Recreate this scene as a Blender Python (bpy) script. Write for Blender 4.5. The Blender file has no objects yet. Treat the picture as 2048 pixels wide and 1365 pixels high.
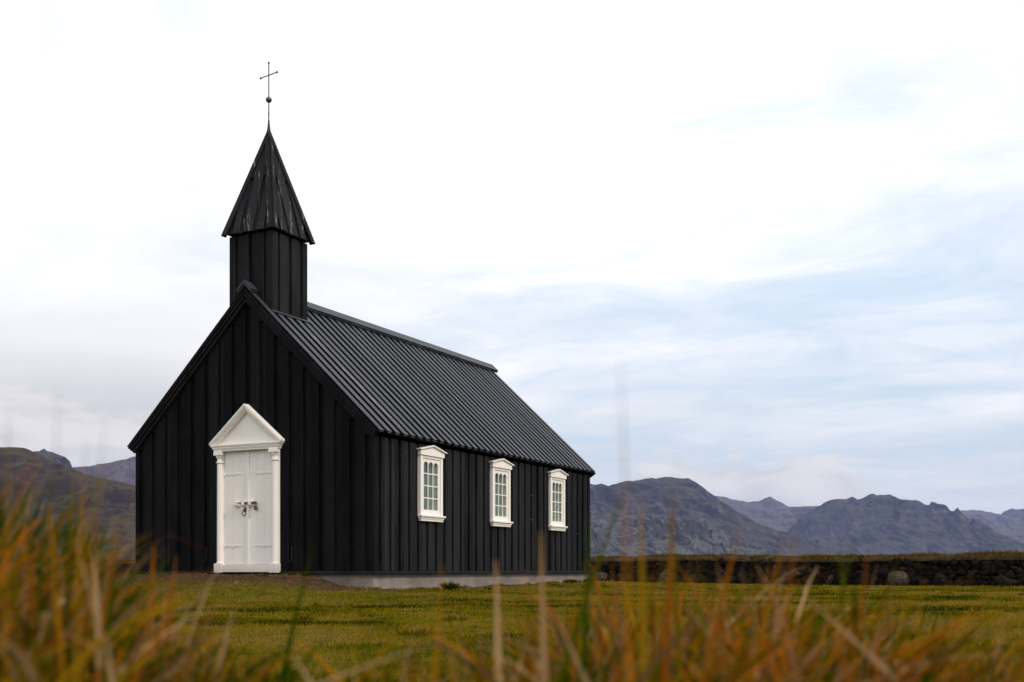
import bpy, bmesh, math, random
import numpy as np
from mathutils import Vector, Matrix

R = math.radians
sc = bpy.context.scene
col = sc.collection

# ------------------------------------------------------------------ camera
CAMZ = 0.45
F, HZ, YAW = 2246.4, 1139.85, 0.4774
cam = bpy.data.cameras.new("camera")
cam.sensor_width = 36
cam.lens = F / 2048 * 36
cam.shift_y = (HZ - 682.5) / 2048
cam.clip_start = 0.05
cam.clip_end = 40000
cam.dof.use_dof = True
cam.dof.focus_distance = 20.5
cam.dof.aperture_fstop = 5.0
cam.dof.aperture_blades = 9
camo = bpy.data.objects.new("camera", cam)
col.objects.link(camo)
camo.location = (0, 0, CAMZ)
camo.rotation_euler = (R(90), 0, 0)
sc.camera = camo

# ------------------------------------------------------------------ sun
SUN_EL, SUN_AZ = R(38), R(128)          # azimuth clockwise from +Y
S = Vector((math.sin(SUN_AZ) * math.cos(SUN_EL), math.cos(SUN_AZ) * math.cos(SUN_EL), math.sin(SUN_EL)))
sl = bpy.data.lights.new("sun", 'SUN')
sl.energy = 1.9
sl.angle = R(6)
sl.color = (1.0, 0.87, 0.73)
so = bpy.data.objects.new("sun", sl)
so.rotation_euler = (-S).to_track_quat('-Z', 'Y').to_euler()
so.location = (20, -20, 30)
col.objects.link(so)

# ------------------------------------------------------------------ exposure
sc.view_settings.view_transform = 'Standard'
sc.view_settings.look = 'None'
sc.view_settings.exposure = 0
sc.view_settings.gamma = 1
sc.render.engine = 'CYCLES'
sc.cycles.use_denoising = True
sc.cycles.max_bounces = 6
sc.cycles.volume_bounces = 0
sc.cycles.transparent_max_bounces = 12


# ------------------------------------------------------------------ node helper
class NT:
    def __init__(s, nt):
        s.nt = nt

    def n(s, t, **kw):
        nd = s.nt.nodes.new(t)
        for k, v in kw.items():
            setattr(nd, k, v)
        return nd

    def l(s, a, b):
        s.nt.links.new(a, b)

    def put(s, sock, v):
        if isinstance(v, bpy.types.NodeSocket):
            s.l(v, sock)
        elif isinstance(v, (tuple, list)) and len(v) == 3 and sock.type == 'RGBA':
            sock.default_value = (*v, 1)
        else:
            sock.default_value = v

    def m(s, op, a, b=0.0, c=0.0, clamp=False):
        nd = s.n('ShaderNodeMath', operation=op, use_clamp=clamp)
        s.put(nd.inputs[0], a)
        s.put(nd.inputs[1], b)
        s.put(nd.inputs[2], c)
        return nd.outputs[0]

    def vm(s, op, a, b=None, out=0):
        nd = s.n('ShaderNodeVectorMath', operation=op)
        s.put(nd.inputs[0], a)
        if b is not None:
            s.put(nd.inputs[1], b)
        return nd.outputs[out]

    def ss(s, x, a, b, lo=0.0, hi=1.0):
        nd = s.n('ShaderNodeMapRange', interpolation_type='SMOOTHSTEP')
        s.put(nd.inputs[0], x)
        for i, v in enumerate((a, b, lo, hi)):
            nd.inputs[1 + i].default_value = v
        return nd.outputs[0]

    def mix(s, f, a, b, mode='MIX'):
        nd = s.n('ShaderNodeMix', data_type='RGBA', blend_type=mode)
        s.put(nd.inputs[0], f)
        s.put(nd.inputs[6], a)
        s.put(nd.inputs[7], b)
        return nd.outputs[2]

    def comb(s, x, y, z):
        nd = s.n('ShaderNodeCombineXYZ')
        for i, v in enumerate((x, y, z)):
            s.put(nd.inputs[i], v)
        return nd.outputs[0]

    def sep(s, v):
        nd = s.n('ShaderNodeSeparateXYZ')
        s.put(nd.inputs[0], v)
        return nd.outputs

    def noise(s, vec, scale=1.0, detail=4.0, rough=0.5, dist=0.0):
        nd = s.n('ShaderNodeTexNoise')
        s.put(nd.inputs['Vector'], vec)
        nd.inputs['Scale'].default_value = scale
        nd.inputs['Detail'].default_value = detail
        nd.inputs['Roughness'].default_value = rough
        nd.inputs['Distortion'].default_value = dist
        return nd.outputs[0]

    def ramp(s, f, stops):
        nd = s.n('ShaderNodeValToRGB')
        s.put(nd.inputs[0], f)
        el = nd.color_ramp.elements
        while len(el) < len(stops):
            el.new(0.5)
        for e, (p, c) in zip(el, stops):
            e.position = p
            e.color = (*c, 1)
        return nd.outputs[0]


# ------------------------------------------------------------------ world: thin high cloud over a low-sun sky
w = bpy.data.worlds.new("World")
sc.world = w
w.use_nodes = True
w.node_tree.nodes.clear()
T = NT(w.node_tree)
wout = T.n('ShaderNodeOutputWorld')
bg = T.n('ShaderNodeBackground')
sky = T.n('ShaderNodeTexSky')
sky.sky_type = 'NISHITA'
sky.sun_disc = False
sky.sun_elevation = SUN_EL
sky.sun_rotation = SUN_AZ
sky.air_density = 1.0
sky.dust_density = 1.0
gen = T.n('ShaderNodeTexCoord').outputs['Generated']
d = T.vm('NORMALIZE', gen)
dx, dy, dz = T.sep(d)
hlen = T.m('MAXIMUM', T.m('SQRT', T.m('ADD', T.m('MULTIPLY', dx, dx), T.m('MULTIPLY', dy, dy))), 0.001)
el_ = T.m('DIVIDE', dz, hlen)                        # tan(elevation)
az = T.m('ARCTAN2', dx, dy)                          # 0 straight ahead, + to the right
# cloud-plane coordinates: high cloud sheets stretch out towards the horizon
den = T.m('ADD', T.m('MAXIMUM', dz, 0.0), 0.10)
cu = T.m('DIVIDE', dx, den)
cv = T.m('DIVIDE', dy, den)
P = T.comb(T.m('ADD', T.m('MULTIPLY', cu, 0.75), T.m('MULTIPLY', cv, 0.16)), T.m('MULTIPLY', cv, 0.9), 0.0)
n1 = T.noise(T.vm('ADD', P, (3.1, 7.4, 0.0)), 0.85, 8.0, 0.55, 0.6)
n2 = T.noise(T.vm('ADD', P, (9.3, 1.7, 2.0)), 3.2, 8.0, 0.62, 0.8)
nn = T.m('ADD', T.m('MULTIPLY', n1, 0.60), T.m('MULTIPLY', n2, 0.40))
# the clearer part of the sky lies to the right, at middle height
clear_az = T.ss(az, -0.34, 0.25)
clear_el = T.m('MULTIPLY', T.ss(el_, 0.62, 0.30), T.ss(el_, 0.0, 0.12))
clear = T.m('MULTIPLY', clear_az, clear_el)
thr = T.m('ADD', 0.36, T.m('MULTIPLY', clear, 0.165))
cover = T.ss(T.m('SUBTRACT', nn, thr), -0.18, 0.15)
cover = T.m('ADD', T.m('MULTIPLY', cover, 0.86), 0.14)
# brightness of the cloud sheet: brilliant overhead, duller near the horizon
b1 = T.ss(el_, 0.0, 0.27)
b2 = T.m('ADD', T.m('MULTIPLY', T.ss(n1, 0.3, 0.7), 0.16), 0.92)
cb = T.m('MULTIPLY', T.m('ADD', 8.0, T.m('MULTIPLY', b1, 3.1)), b2)
ccol = T.mix(b1, (0.965, 0.985, 1.02), (0.99, 0.995, 1.01))
# added fill: unseen cloud behind the viewer brightened, broadly around the sun
sdot = T.vm('DOT_PRODUCT', d, tuple(Vector((S.x * 0.55, S.y, S.z)).normalized()), out=1)
cb = T.m('MULTIPLY', cb, T.ss(sdot, -0.1, 0.95, 1.0, 1.45))
cc = T.vm('SCALE', ccol)
T.put(cc.node.inputs[3], cb)
skyc = T.vm('MULTIPLY', sky.outputs[0], (1.0, 1.0, 1.0))
bluebase = T.mix(0.15, T.mix(T.ss(el_, 0.0, 0.30), (6.2, 7.6, 9.0), (7.1, 8.9, 10.9)), skyc)
col1 = T.mix(cover, bluebase, cc)
# low bank of soft cumulus hugging the hills
az3 = T.comb(T.m('MULTIPLY', az, 13.0), T.m('MULTIPLY', el_, 30.0), 1.5)
nb = T.noise(az3, 1.0, 7.0, 0.52, 0.3)
nbig = T.noise(T.comb(T.m('MULTIPLY', az, 4.2), 4.0, 0.0), 1.0, 2.0, 0.4)
bank_h = T.m('ADD', T.m('ADD', 0.028, T.m('MULTIPLY', nbig, 0.03)),
             T.m('ADD', T.ss(az, 0.0, -0.30, 0.0, 0.10), T.m('MULTIPLY', T.ss(az, 0.0, 0.14), T.ss(az, 0.38, 0.24, 0.0, 0.056))))
bk = T.m('SUBTRACT', T.m('ADD', bank_h, T.m('MULTIPLY', T.m('SUBTRACT', nb, 0.5), 0.085)), el_)
bank = T.m('MULTIPLY', T.ss(bk, -0.004, 0.012), 0.9)
bankc = T.mix(T.ss(nb, 0.38, 0.62), (7.0, 6.9, 7.0), (8.9, 8.5, 8.35))
# wide dull haze veil low on the left
veil = T.m('MULTIPLY', T.m('MULTIPLY', T.ss(az, 0.02, -0.34), T.ss(el_, 0.27, 0.08)), 0.75)
veilc = T.mix(T.ss(T.noise(T.comb(T.m('MULTIPLY', az, 2.0), T.m('MULTIPLY', el_, 16.0), 3.0), 1.0, 4.0), 0.35, 0.65),
              (5.7, 5.7, 5.8), (7.0, 6.55, 6.3))
col2 = T.mix(veil, col1, veilc)
col3 = T.mix(bank, col2, bankc)
T.put(bg.inputs[0], col3)
bg.inputs[1].default_value = 0.1
T.l(bg.outputs[0], wout.inputs[0])


# ------------------------------------------------------------------ materials
def new_mat(name):
    m = bpy.data.materials.new(name)
    m.use_nodes = True
    m.node_tree.nodes.clear()
    t = NT(m.node_tree)
    out = t.n('ShaderNodeOutputMaterial')
    bs = t.n('ShaderNodeBsdfPrincipled')
    t.l(bs.outputs[0], out.inputs[0])
    return m, t, bs


def ocoord(t):
    return t.n('ShaderNodeTexCoord').outputs['Object']


def bump(t, bs, h, strength, dist):
    b = t.n('ShaderNodeBump')
    b.inputs['Strength'].default_value = strength
    b.inputs['Distance'].default_value = dist
    t.put(b.inputs['Height'], h)
    t.l(b.outputs[0], bs.inputs['Normal'])


def grain_coord(t, along, across):
    """object coordinates stretched along the direction the boards run"""
    o = ocoord(t)
    u = t.vm('DOT_PRODUCT', o, tuple(along), out=1)
    v = t.vm('DOT_PRODUCT', o, tuple(across), out=1)
    nrm = Vector(along).cross(Vector(across))
    ww = t.vm('DOT_PRODUCT', o, tuple(nrm), out=1)
    return u, v, ww


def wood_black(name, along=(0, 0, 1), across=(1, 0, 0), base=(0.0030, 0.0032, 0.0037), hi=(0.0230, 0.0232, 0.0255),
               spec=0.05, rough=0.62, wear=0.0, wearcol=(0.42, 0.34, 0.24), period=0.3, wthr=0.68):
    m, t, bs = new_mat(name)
    u, v, ww = grain_coord(t, along, across)
    g = t.noise(t.comb(t.m('MULTIPLY', u, 1.2), t.m('MULTIPLY', v, 60.0), t.m('MULTIPLY', ww, 60.0)), 1.0, 5.0, 0.65)
    pat = t.noise(t.comb(t.m('MULTIPLY', u, 0.9), t.m('MULTIPLY', v, 3.3), ww), 1.0, 5.0, 0.6)
    plank = t.n('ShaderNodeTexWhiteNoise', noise_dimensions='1D')
    t.put(plank.inputs['W'], t.m('FLOOR', t.m('DIVIDE', t.m('ADD', v, 20.0), period)))
    f = t.m('ADD', t.m('ADD', t.m('MULTIPLY', g, 0.62), t.m('MULTIPLY', pat, 0.42)),
            t.m('MULTIPLY', plank.outputs[0], 0.22))
    c = t.mix(t.ss(f, 0.42, 0.84), base, hi)
    # faint warm and cool tints where the tar has aged
    tint = t.noise(t.comb(u, t.m('MULTIPLY', v, 2.0), 7.0), 1.3, 2.0)
    c = t.mix(t.m('MULTIPLY', t.ss(tint, 0.52, 0.7), 0.18), c, (0.020, 0.012, 0.011))
    # salt specks
    sp = t.noise(t.comb(t.m('MULTIPLY', u, 14.0), t.m('MULTIPLY', v, 30.0), ww), 1.0, 2.0, 0.6)
    c = t.mix(t.ss(sp, 0.73, 0.79), c, (0.14, 0.13, 0.12))
    if wear > 0:
        a = t.noise(t.comb(t.m('MULTIPLY', u, 1.1), t.m('MULTIPLY', v, 17.0), 3.0), 1.0, 3.0, 0.5)
        b = t.noise(t.comb(t.m('MULTIPLY', u, 6.0), t.m('MULTIPLY', v, 85.0), ww), 1.0, 4.0, 0.7)
        wm = t.m('MULTIPLY', t.ss(a, wthr - 0.1, wthr), t.ss(b, 0.50, 0.62))
        c = t.mix(t.m('MULTIPLY', wm, wear), c, wearcol)
    t.put(bs.inputs['Base Color'], c)
    t.put(bs.inputs['Roughness'], t.m('ADD', rough - 0.1, t.m('MULTIPLY', pat, 0.25)))
    bs.inputs['Specular IOR Level'].default_value = spec
    bump(t, bs, t.m('ADD', g, t.m('MULTIPLY', pat, 0.8)), 0.35, 0.004)
    return m


PH = math.atan2(4.907 - 2.294, 2.6025 + 0.1576)      # roof pitch
cP, sP = math.cos(PH), math.sin(PH)
M = {}
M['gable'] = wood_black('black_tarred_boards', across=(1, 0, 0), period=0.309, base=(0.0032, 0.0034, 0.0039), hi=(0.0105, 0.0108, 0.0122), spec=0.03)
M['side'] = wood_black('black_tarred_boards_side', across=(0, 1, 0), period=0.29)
M['tower'] = wood_black('black_tarred_tower', across=(0.7, 0.7, 0), period=0.22)
M['trim'] = wood_black('black_trim', along=(0.7, 0.1, 0.7), across=(0.7, 0, -0.7), base=(0.005, 0.005, 0.0055), hi=(0.013, 0.013, 0.014))
M['inner'] = wood_black('recess_shade_boards', along=(0.7, 0.1, 0.7), across=(0.7, 0, -0.7), base=(0.003, 0.003, 0.0035), hi=(0.008, 0.008, 0.009), spec=0.02)  # shadow of the roof gaps put into a near-black board colour
rk = dict(base=(0.018, 0.022, 0.029), hi=(0.048, 0.055, 0.069), spec=0.25, rough=0.5, period=0.24, wthr=0.70)
M['roof'] = wood_black('roof_boards', along=(cP, 0, -sP), across=(0, 1, 0), wear=0.2, **rk)
M['roof_worn'] = wood_black('roof_boards_worn', along=(cP, 0, -sP), across=(0, 1, 0), wear=0.85,
                            **{**rk, 'wthr': 0.56})
M['roof_left'] = wood_black('roof_boards_left', along=(-cP, 0, -sP), across=(0, 1, 0), wear=0.3, **rk)
M['ridge'] = wood_black('ridge_boards', along=(0, 1, 0), across=(1, 0, 0), wear=0.3, **rk)
M['spire'] = wood_black('spire_boards', along=(0, 0, 1), across=(0.7, 0.7, 0), base=(0.007, 0.0075, 0.009),
                        hi=(0.022, 0.023, 0.027), spec=0.06, wear=0.8, wearcol=(0.30, 0.25, 0.19), period=0.12, wthr=0.655)


def white_paint(name, base=(0.76, 0.715, 0.665), dirt=0.25, axis=(0, 0, 1)):
    m, t, bs = new_mat(name)
    u, v, ww = grain_coord(t, (0, 0, 1), (0.7, 0.7, 0))
    g = t.noise(t.comb(t.m('MULTIPLY', u, 2.0), t.m('MULTIPLY', v, 70.0), ww), 1.0, 4.0, 0.6)
    p = t.noise(ocoord(t), 3.0, 5.0, 0.6)
    q = t.noise(ocoord(t), 38.0, 4.0, 0.7)
    c = t.mix(t.m('MULTIPLY', t.ss(p, 0.4, 0.75), dirt), base, tuple(x * 0.86 for x in base))
    c = t.mix(t.ss(q, 0.68, 0.76, 0.0, 0.55), c, (0.36, 0.30, 0.23))
    oz = t.sep(ocoord(t))[2]
    st_ = t.noise(t.comb(t.m('MULTIPLY', v, 26.0), t.m('MULTIPLY', u, 1.5), 2.0), 1.0, 4.0, 0.6)
    splash = t.m('MULTIPLY', t.ss(t.m('ADD', oz, t.m('MULTIPLY', p, 0.30)), 0.42, 0.12), 0.55)
    c = t.mix(splash, c, (0.34, 0.28, 0.20))
    c = t.mix(t.ss(st_, 0.60, 0.74, 0.0, 0.35), c, tuple(x * 0.62 for x in base))
    t.put(bs.inputs['Base Color'], c)
    bs.inputs['Roughness'].default_value = 0.5
    bs.inputs['Specular IOR Level'].default_value = 0.35
    bump(t, bs, t.m('ADD', g, t.m('MULTIPLY', p, 0.5)), 0.25, 0.003)
    return m


M['white'] = white_paint('white_paint')
M['leafwhite'] = white_paint('door_paint', (0.73, 0.69, 0.645))


def simple(name, c, rough=0.6, spec=0.3, metal=0.0, var=0.3, scale=20.0):
    m, t, bs = new_mat(name)
    n = t.noise(ocoord(t), scale, 4.0, 0.6)
    cc_ = t.mix(t.ss(n, 0.3, 0.7), tuple(x * (1 - var) for x in c), tuple(min(1, x * (1 + var)) for x in c))
    t.put(bs.inputs['Base Color'], cc_)
    bs.inputs['Roughness'].default_value = rough
    bs.inputs['Specular IOR Level'].default_value = spec
    bs.inputs['Metallic'].default_value = metal
    bump(t, bs, n, 0.2, 0.002)
    return m


M['iron'] = simple('black_iron', (0.02, 0.022, 0.024), 0.5, 0.3, 0.3)
M['bronze'] = simple('green_bronze', (0.028, 0.034, 0.026), 0.45, 0.4, 0.5, 0.4, 60)
M['rust'] = simple('rusty_iron', (0.12, 0.06, 0.045), 0.7, 0.3, 0.2, 0.5, 80)
M['copper'] = simple('brown_copper', (0.05, 0.027, 0.022), 0.6, 0.3, 0.3, 0.4, 30)
M['ball'] = simple('dull_ball', (0.10, 0.09, 0.065), 0.4, 0.4, 0.6, 0.3, 25)
M['green'] = simple('green_reveal', (0.46, 0.58, 0.42), 0.6, 0.3, 0, 0.06, 9)
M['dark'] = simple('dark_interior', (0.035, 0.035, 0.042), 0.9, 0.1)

m, t, bs = new_mat('render_plinth')
n = t.noise(ocoord(t), 30.0, 6.0, 0.7)
n2_ = t.noise(ocoord(t), 2.2, 4.0, 0.6)
o = t.sep(ocoord(t))
c = t.mix(t.ss(n2_, 0.35, 0.65), (0.155, 0.130, 0.105), (0.235, 0.20, 0.17))
c = t.mix(t.ss(n, 0.55, 0.75, 0, 0.5), c, (0.13, 0.105, 0.08))
low = t.m('ADD', o[2], t.m('MULTIPLY', n2_, 0.12))
c = t.mix(t.ss(low, -0.16, -0.26, 0.0, 0.6), c, (0.12, 0.09, 0.05))
t.put(bs.inputs['Base Color'], c)
bs.inputs['Roughness'].default_value = 0.9
cr = t.noise(t.comb(t.m('MULTIPLY', o[1], 2.5), t.m('MULTIPLY', o[2], 30.0), t.m('MULTIPLY', o[0], 2.5)), 1.0, 3.0, 0.5)
bump(t, bs, t.m('ADD', n, t.m('MULTIPLY', t.ss(cr, 0.52, 0.56), 1.2)), 0.6, 0.008)
M['plinth'] = m

m = bpy.data.materials.new('window_glass')
m.use_nodes = True
m.node_tree.nodes.clear()
t = NT(m.node_tree)
out = t.n('ShaderNodeOutputMaterial')
tr = t.n('ShaderNodeBsdfTransparent')
tr.inputs[0].default_value = (0.92, 0.96, 0.93, 1)
gl = t.n('ShaderNodeBsdfGlossy')
gl.inputs['Roughness'].default_value = 0.02
fr = t.n('ShaderNodeFresnel')
fr.inputs[0].default_value = 1.5
mx = t.n('ShaderNodeMixShader')
t.put(mx.inputs[0], t.m('MULTIPLY', fr.outputs[0], 0.22))
t.l(tr.outputs[0], mx.inputs[1])
t.l(gl.outputs[0], mx.inputs[2])
t.l(mx.outputs[0], out.inputs[0])
M['glass'] = m


# ------------------------------------------------------------------ mesh builder
class MB:
    def __init__(s):
        s.v, s.f = [], []

    def add(s, vs, fs):
        b = len(s.v)
        s.v += [tuple(p) for p in vs]
        s.f += [tuple(i + b for i in f) for f in fs]
        return s

    def obox(s, O, X, Y, Z, xr, yr, zr):
        O, X, Y, Z = map(Vector, (O, X, Y, Z))
        vs = [O + X * a + Y * b + Z * c for c in zr for b in yr for a in xr]
        fs = [(0, 2, 3, 1), (4, 5, 7, 6), (0, 1, 5, 4), (2, 6, 7, 3), (0, 4, 6, 2), (1, 3, 7, 5)]
        return s.add(vs, fs)

    def box(s, x0, x1, y0, y1, z0, z1):
        return s.obox((0, 0, 0), (1, 0, 0), (0, 1, 0), (0, 0, 1), (x0, x1), (y0, y1), (z0, z1))

    def prism(s, O, X, Y, Z, poly, z0, z1):
        """polygon in X,Y plane extruded along Z from z0 to z1"""
        O, X, Y, Z = map(Vector, (O, X, Y, Z))
        n = len(poly)
        vs = [O + X * a + Y * b + Z * z0 for a, b in poly] + [O + X * a + Y * b + Z * z1 for a, b in poly]
        fs = [tuple(range(n))[::-1], tuple(range(n, 2 * n))]
        fs += [(i, (i + 1) % n, n + (i + 1) % n, n + i) for i in range(n)]
        return s.add(vs, fs)

    def lathe(s, c, prof, seg=16, a0=0.0, a1=2 * math.pi, axis='z'):
        """prof: (radius, height)"""
        full = abs(a1 - a0 - 2 * math.pi) < 1e-6
        k = seg if full else seg + 1
        vs = []
        for r, h in prof:
            for i in range(k):
                a = a0 + (a1 - a0) * i / seg
                p = (r * math.cos(a), r * math.sin(a), h)
                if axis == 'y':
                    p = (p[0], h, p[1])
                vs.append((c[0] + p[0], c[1] + p[1], c[2] + p[2]))
        fs = []
        for j in range(len(prof) - 1):
            for i in range(seg):
                a, b = j * k + i, j * k + (i + 1) % k
                fs.append((a, b, b + k, a + k))
        if full:
            fs.append(tuple(range(k))[::-1])
            fs.append(tuple(range((len(prof) - 1) * k, len(prof) * k)))
        return s.add(vs, fs)

    def tube(s, pts, r, seg=8):
        pts = [Vector(p) for p in pts]
        rr = r if isinstance(r, (list, tuple)) else [r] * len(pts)
        vs = []
        for i, p in enumerate(pts):
            tdir = (pts[min(i + 1, len(pts) - 1)] - pts[max(i - 1, 0)]).normalized()
            ref = Vector((0, 0, 1)) if abs(tdir.z) < 0.9 else Vector((1, 0, 0))
            a = tdir.cross(ref).normalized()
            b = tdir.cross(a)
            for j in range(seg):
                q = 2 * math.pi * j / seg
                vs.append(p + (a * math.cos(q) + b * math.sin(q)) * rr[i])
        fs = []
        for i in range(len(pts) - 1):
            for j in range(seg):
                a, b = i * seg + j, i * seg + (j + 1) % seg
                fs.append((a, b, b + seg, a + seg))
        fs.append(tuple(range(seg))[::-1])
        fs.append(tuple(range((len(pts) - 1) * seg, len(pts) * seg)))
        return s.add(vs, fs)

    def build(s, name, mat, parent=None, smooth=False, bevel=0.0):
        me = bpy.data.meshes.new(name)
        me.from_pydata(s.v, [], s.f)
        bm = bmesh.new()
        bm.from_mesh(me)
        bmesh.ops.recalc_face_normals(bm, faces=bm.faces)
        bm.to_mesh(me)
        bm.free()
        me.materials.append(mat)
        if smooth:
            me.polygons.foreach_set('use_smooth', [True] * len(me.polygons))
        o = bpy.data.objects.new(name, me)
        col.objects.link(o)
        o.parent = parent
        if bevel:
            b = o.modifiers.new('bevel', 'BEVEL')
            b.width = bevel
            b.segments = 2
            b.limit_method = 'ANGLE'
        return o


def npmesh(name, verts, faces, mat, attr=None, attrname='tone', smooth=False, parent=None):
    """verts Nx3, faces Mxk (k const)"""
    me = bpy.data.meshes.new(name)
    verts = np.asarray(verts, np.float32)
    faces = np.asarray(faces, np.int32)
    k = faces.shape[1]
    me.vertices.add(len(verts))
    me.vertices.foreach_set('co', verts.ravel())
    me.loops.add(faces.size)
    me.loops.foreach_set('vertex_index', faces.ravel())
    me.polygons.add(len(faces))
    me.polygons.foreach_set('loop_start', np.arange(0, faces.size, k, dtype=np.int32))
    me.update(calc_edges=True)
    if attr is not None:
        a = me.attributes.new(attrname, 'FLOAT', 'POINT')
        a.data.foreach_set('value', np.asarray(attr, np.float32))
    if smooth:
        me.polygons.foreach_set('use_smooth', np.ones(len(faces), bool))
    me.materials.append(mat)
    o = bpy.data.objects.new(name, me)
    col.objects.link(o)
    o.parent = parent
    return o


def tag(o, label=None, cat=None, group=None, kind=None):
    if label:
        o['label'] = label
    if cat:
        o['category'] = cat
    if group:
        o['group'] = group
    if kind:
        o['kind'] = kind
    return o


def shade_edges(o, up, name='trim', lim=0.8):
    """weathered grey stays on the board top; edges and underside are coloured dark as if shaded"""
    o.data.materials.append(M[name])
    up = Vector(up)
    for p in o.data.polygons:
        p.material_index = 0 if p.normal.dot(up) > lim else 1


# ------------------------------------------------------------------ numpy noise
def vnoise(x, y, seed=0):
    x = np.asarray(x, np.float64)
    y = np.asarray(y, np.float64)
    xi, yi = np.floor(x).astype(np.int64), np.floor(y).astype(np.int64)
    fx, fy = x - xi, y - yi
    fx, fy = fx * fx * (3 - 2 * fx), fy * fy * (3 - 2 * fy)

    def h(i, j):
        n = (i * 374761393 + j * 668265263 + seed * 982451653) & 0xffffffff
        n = ((n ^ (n >> 13)) * 1274126177) & 0xffffffff
        return ((n ^ (n >> 16)) & 0xffff) / 65535.0
    return (h(xi, yi) * (1 - fx) * (1 - fy) + h(xi + 1, yi) * fx * (1 - fy)
            + h(xi, yi + 1) * (1 - fx) * fy + h(xi + 1, yi + 1) * fx * fy)


def fbm(x, y, oct=4, seed=0, gain=0.5):
    s, a, tot = 0, 1.0, 0
    for k in range(oct):
        s = s + a * vnoise(x * 2 ** k, y * 2 ** k, seed + k * 17)
        tot += a
        a *= gain
    return s / tot


def sstep(x, a, b):
    q = np.clip((x - a) / (b - a), 0, 1)
    return q * q * (3 - 2 * q)


# ------------------------------------------------------------------ church frame
W, L = 5.205, 8.706
vv = Vector((math.sin(YAW), math.cos(YAW), 0))
uu = Vector((-math.cos(YAW), math.sin(YAW), 0))
A0 = Vector((-2.2116, 18.0, 0))
CL = A0 + uu * (W / 2)
CH_Z = CAMZ - 0.065
ch_mat = Matrix.Translation((CL.x, CL.y, CH_Z)) @ Matrix.Rotation(-YAW, 4, 'Z')


def to_local(x, y):
    rx, ry = x - CL.x, y - CL.y
    return rx * (-uu.x) + ry * (-uu.y), rx * vv.x + ry * vv.y


# ------------------------------------------------------------------ ground
def ground_h(x, y):
    lx, ly = to_local(x, y)
    # distance to the church footprint
    ddx = np.maximum(np.abs(lx) - W / 2, 0)
    ddy = np.maximum(np.maximum(-ly, ly - L), 0)
    dist = np.hypot(ddx, ddy)
    # earth banked up against the gable, lower along the side wall
    front = 0.375 - 0.235 * sstep(lx, 1.35, 2.45) - 0.02 * sstep(-lx, 1.0, 2.6)
    side = 0.125 + 0.04 * sstep(ly, 3.0, 8.5) - 0.035 * np.exp(-((ly - 1.8) / 1.0) ** 2)
    wf = sstep(-ly, -0.5, 0.3)
    near = side * (1 - wf) + front * wf
    near = np.where((lx < 0) & (ly > 0), 0.33, near)
    hh = near * (1 - sstep(dist, 0.15, 4.2)) ** 1.3
    hh = hh + 0.03 * (fbm(x * 0.9, y * 0.9, 3, 5) - 0.5) + 0.10 * (fbm(x * 0.12, y * 0.12, 3, 9) - 0.5) * sstep(dist, 1, 5)
    hh = hh + 0.025 * (fbm(x * 5, y * 5, 2, 31) - 0.5) * (1 - sstep(dist, 0.2, 1.2))
    # grassy bank the photograph was taken from
    bank = (1 - sstep(y, 1.2, 3.2)) * (0.10 + 0.14 * (1 - sstep(x, -0.6, 0.0)))
    hh = hh + bank
    # moor beyond the churchyard
    far = sstep(y, 70, 400)
    return hh * (1 - sstep(y, 300, 500)) + far * 2.0 * (fbm(x * 0.004, y * 0.004, 3, 77) - 0.5)


def axis(a, b, n, lo, hi, m_):
    core = np.linspace(a, b, n)
    q = np.geomspace(0.3, hi - b, m_)
    p = np.geomspace(0.3, a - lo, m_)[::-1]
    return np.concatenate([a - p, core, b + q])


gx = axis(-16, 20, 260, -12000, 12000, 26)
gy = axis(0.2, 48, 330, -300, 13000, 30)
X, Y = np.meshgrid(gx, gy)
Zg = ground_h(X, Y)
nx, ny = len(gx), len(gy)
idx = np.arange(nx * ny).reshape(ny, nx)
quads = np.stack([idx[:-1, :-1], idx[:-1, 1:], idx[1:, 1:], idx[1:, :-1]], -1).reshape(-1, 4)


def dirt_mask(x, y):
    lx, ly = to_local(x, y)
    ddx = np.maximum(np.abs(lx) - W / 2, 0)
    ddy = np.maximum(np.maximum(-ly, ly - L), 0)
    dist = np.hypot(ddx, ddy)
    n = fbm(x * 2.2, y * 2.2, 4, 3)
    gab = sstep(-ly, -0.1, 0.2)
    reach = 0.22 + gab * (0.95 + 0.6 * (1 - sstep(np.abs(lx), 0.8, 2.6)))
    m_ = 1 - sstep(dist + (n - 0.5) * 0.5, reach * 0.55, reach * 1.35)
    # worn brown patches in the turf before the door
    p = fbm(x * 0.55 + 3, y * 1.5, 4, 12)
    patch = sstep(p, 0.55, 0.64) * (1 - sstep(dist, 2.0, 9.0)) * sstep(-ly, 0, 1) * 0.8
    return np.maximum(m_, patch)


m, t, bs = new_mat('lawn_ground')
at = t.n('ShaderNodeAttribute', attribute_name='tone')
oc = ocoord(t)
o3 = t.sep(oc)
n_a = t.noise(oc, 0.45, 5.0, 0.6, 0.4)
n_b = t.noise(oc, 9.0, 5.0, 0.7)
n_c = t.noise(oc, 60.0, 3.0, 0.7)
g1 = t.mix(t.ss(n_a, 0.36, 0.64), (0.060, 0.066, 0.006), (0.115, 0.083, 0.009))
g1 = t.mix(t.ss(n_b, 0.40, 0.68), g1, (0.030, 0.030, 0.004))
dirt = t.mix(t.ss(n_b, 0.35, 0.65), (0.030, 0.017, 0.009), (0.085, 0.050, 0.026))
dirt = t.mix(t.ss(n_c, 0.68, 0.74), dirt, (0.20, 0.15, 0.10))
c = t.mix(at.outputs['Fac'], g1, dirt)
moor = t.mix(t.ss(t.noise(oc, 0.012, 6.0, 0.6), 0.4, 0.6), (0.045, 0.035, 0.015), (0.075, 0.065, 0.03))
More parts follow.
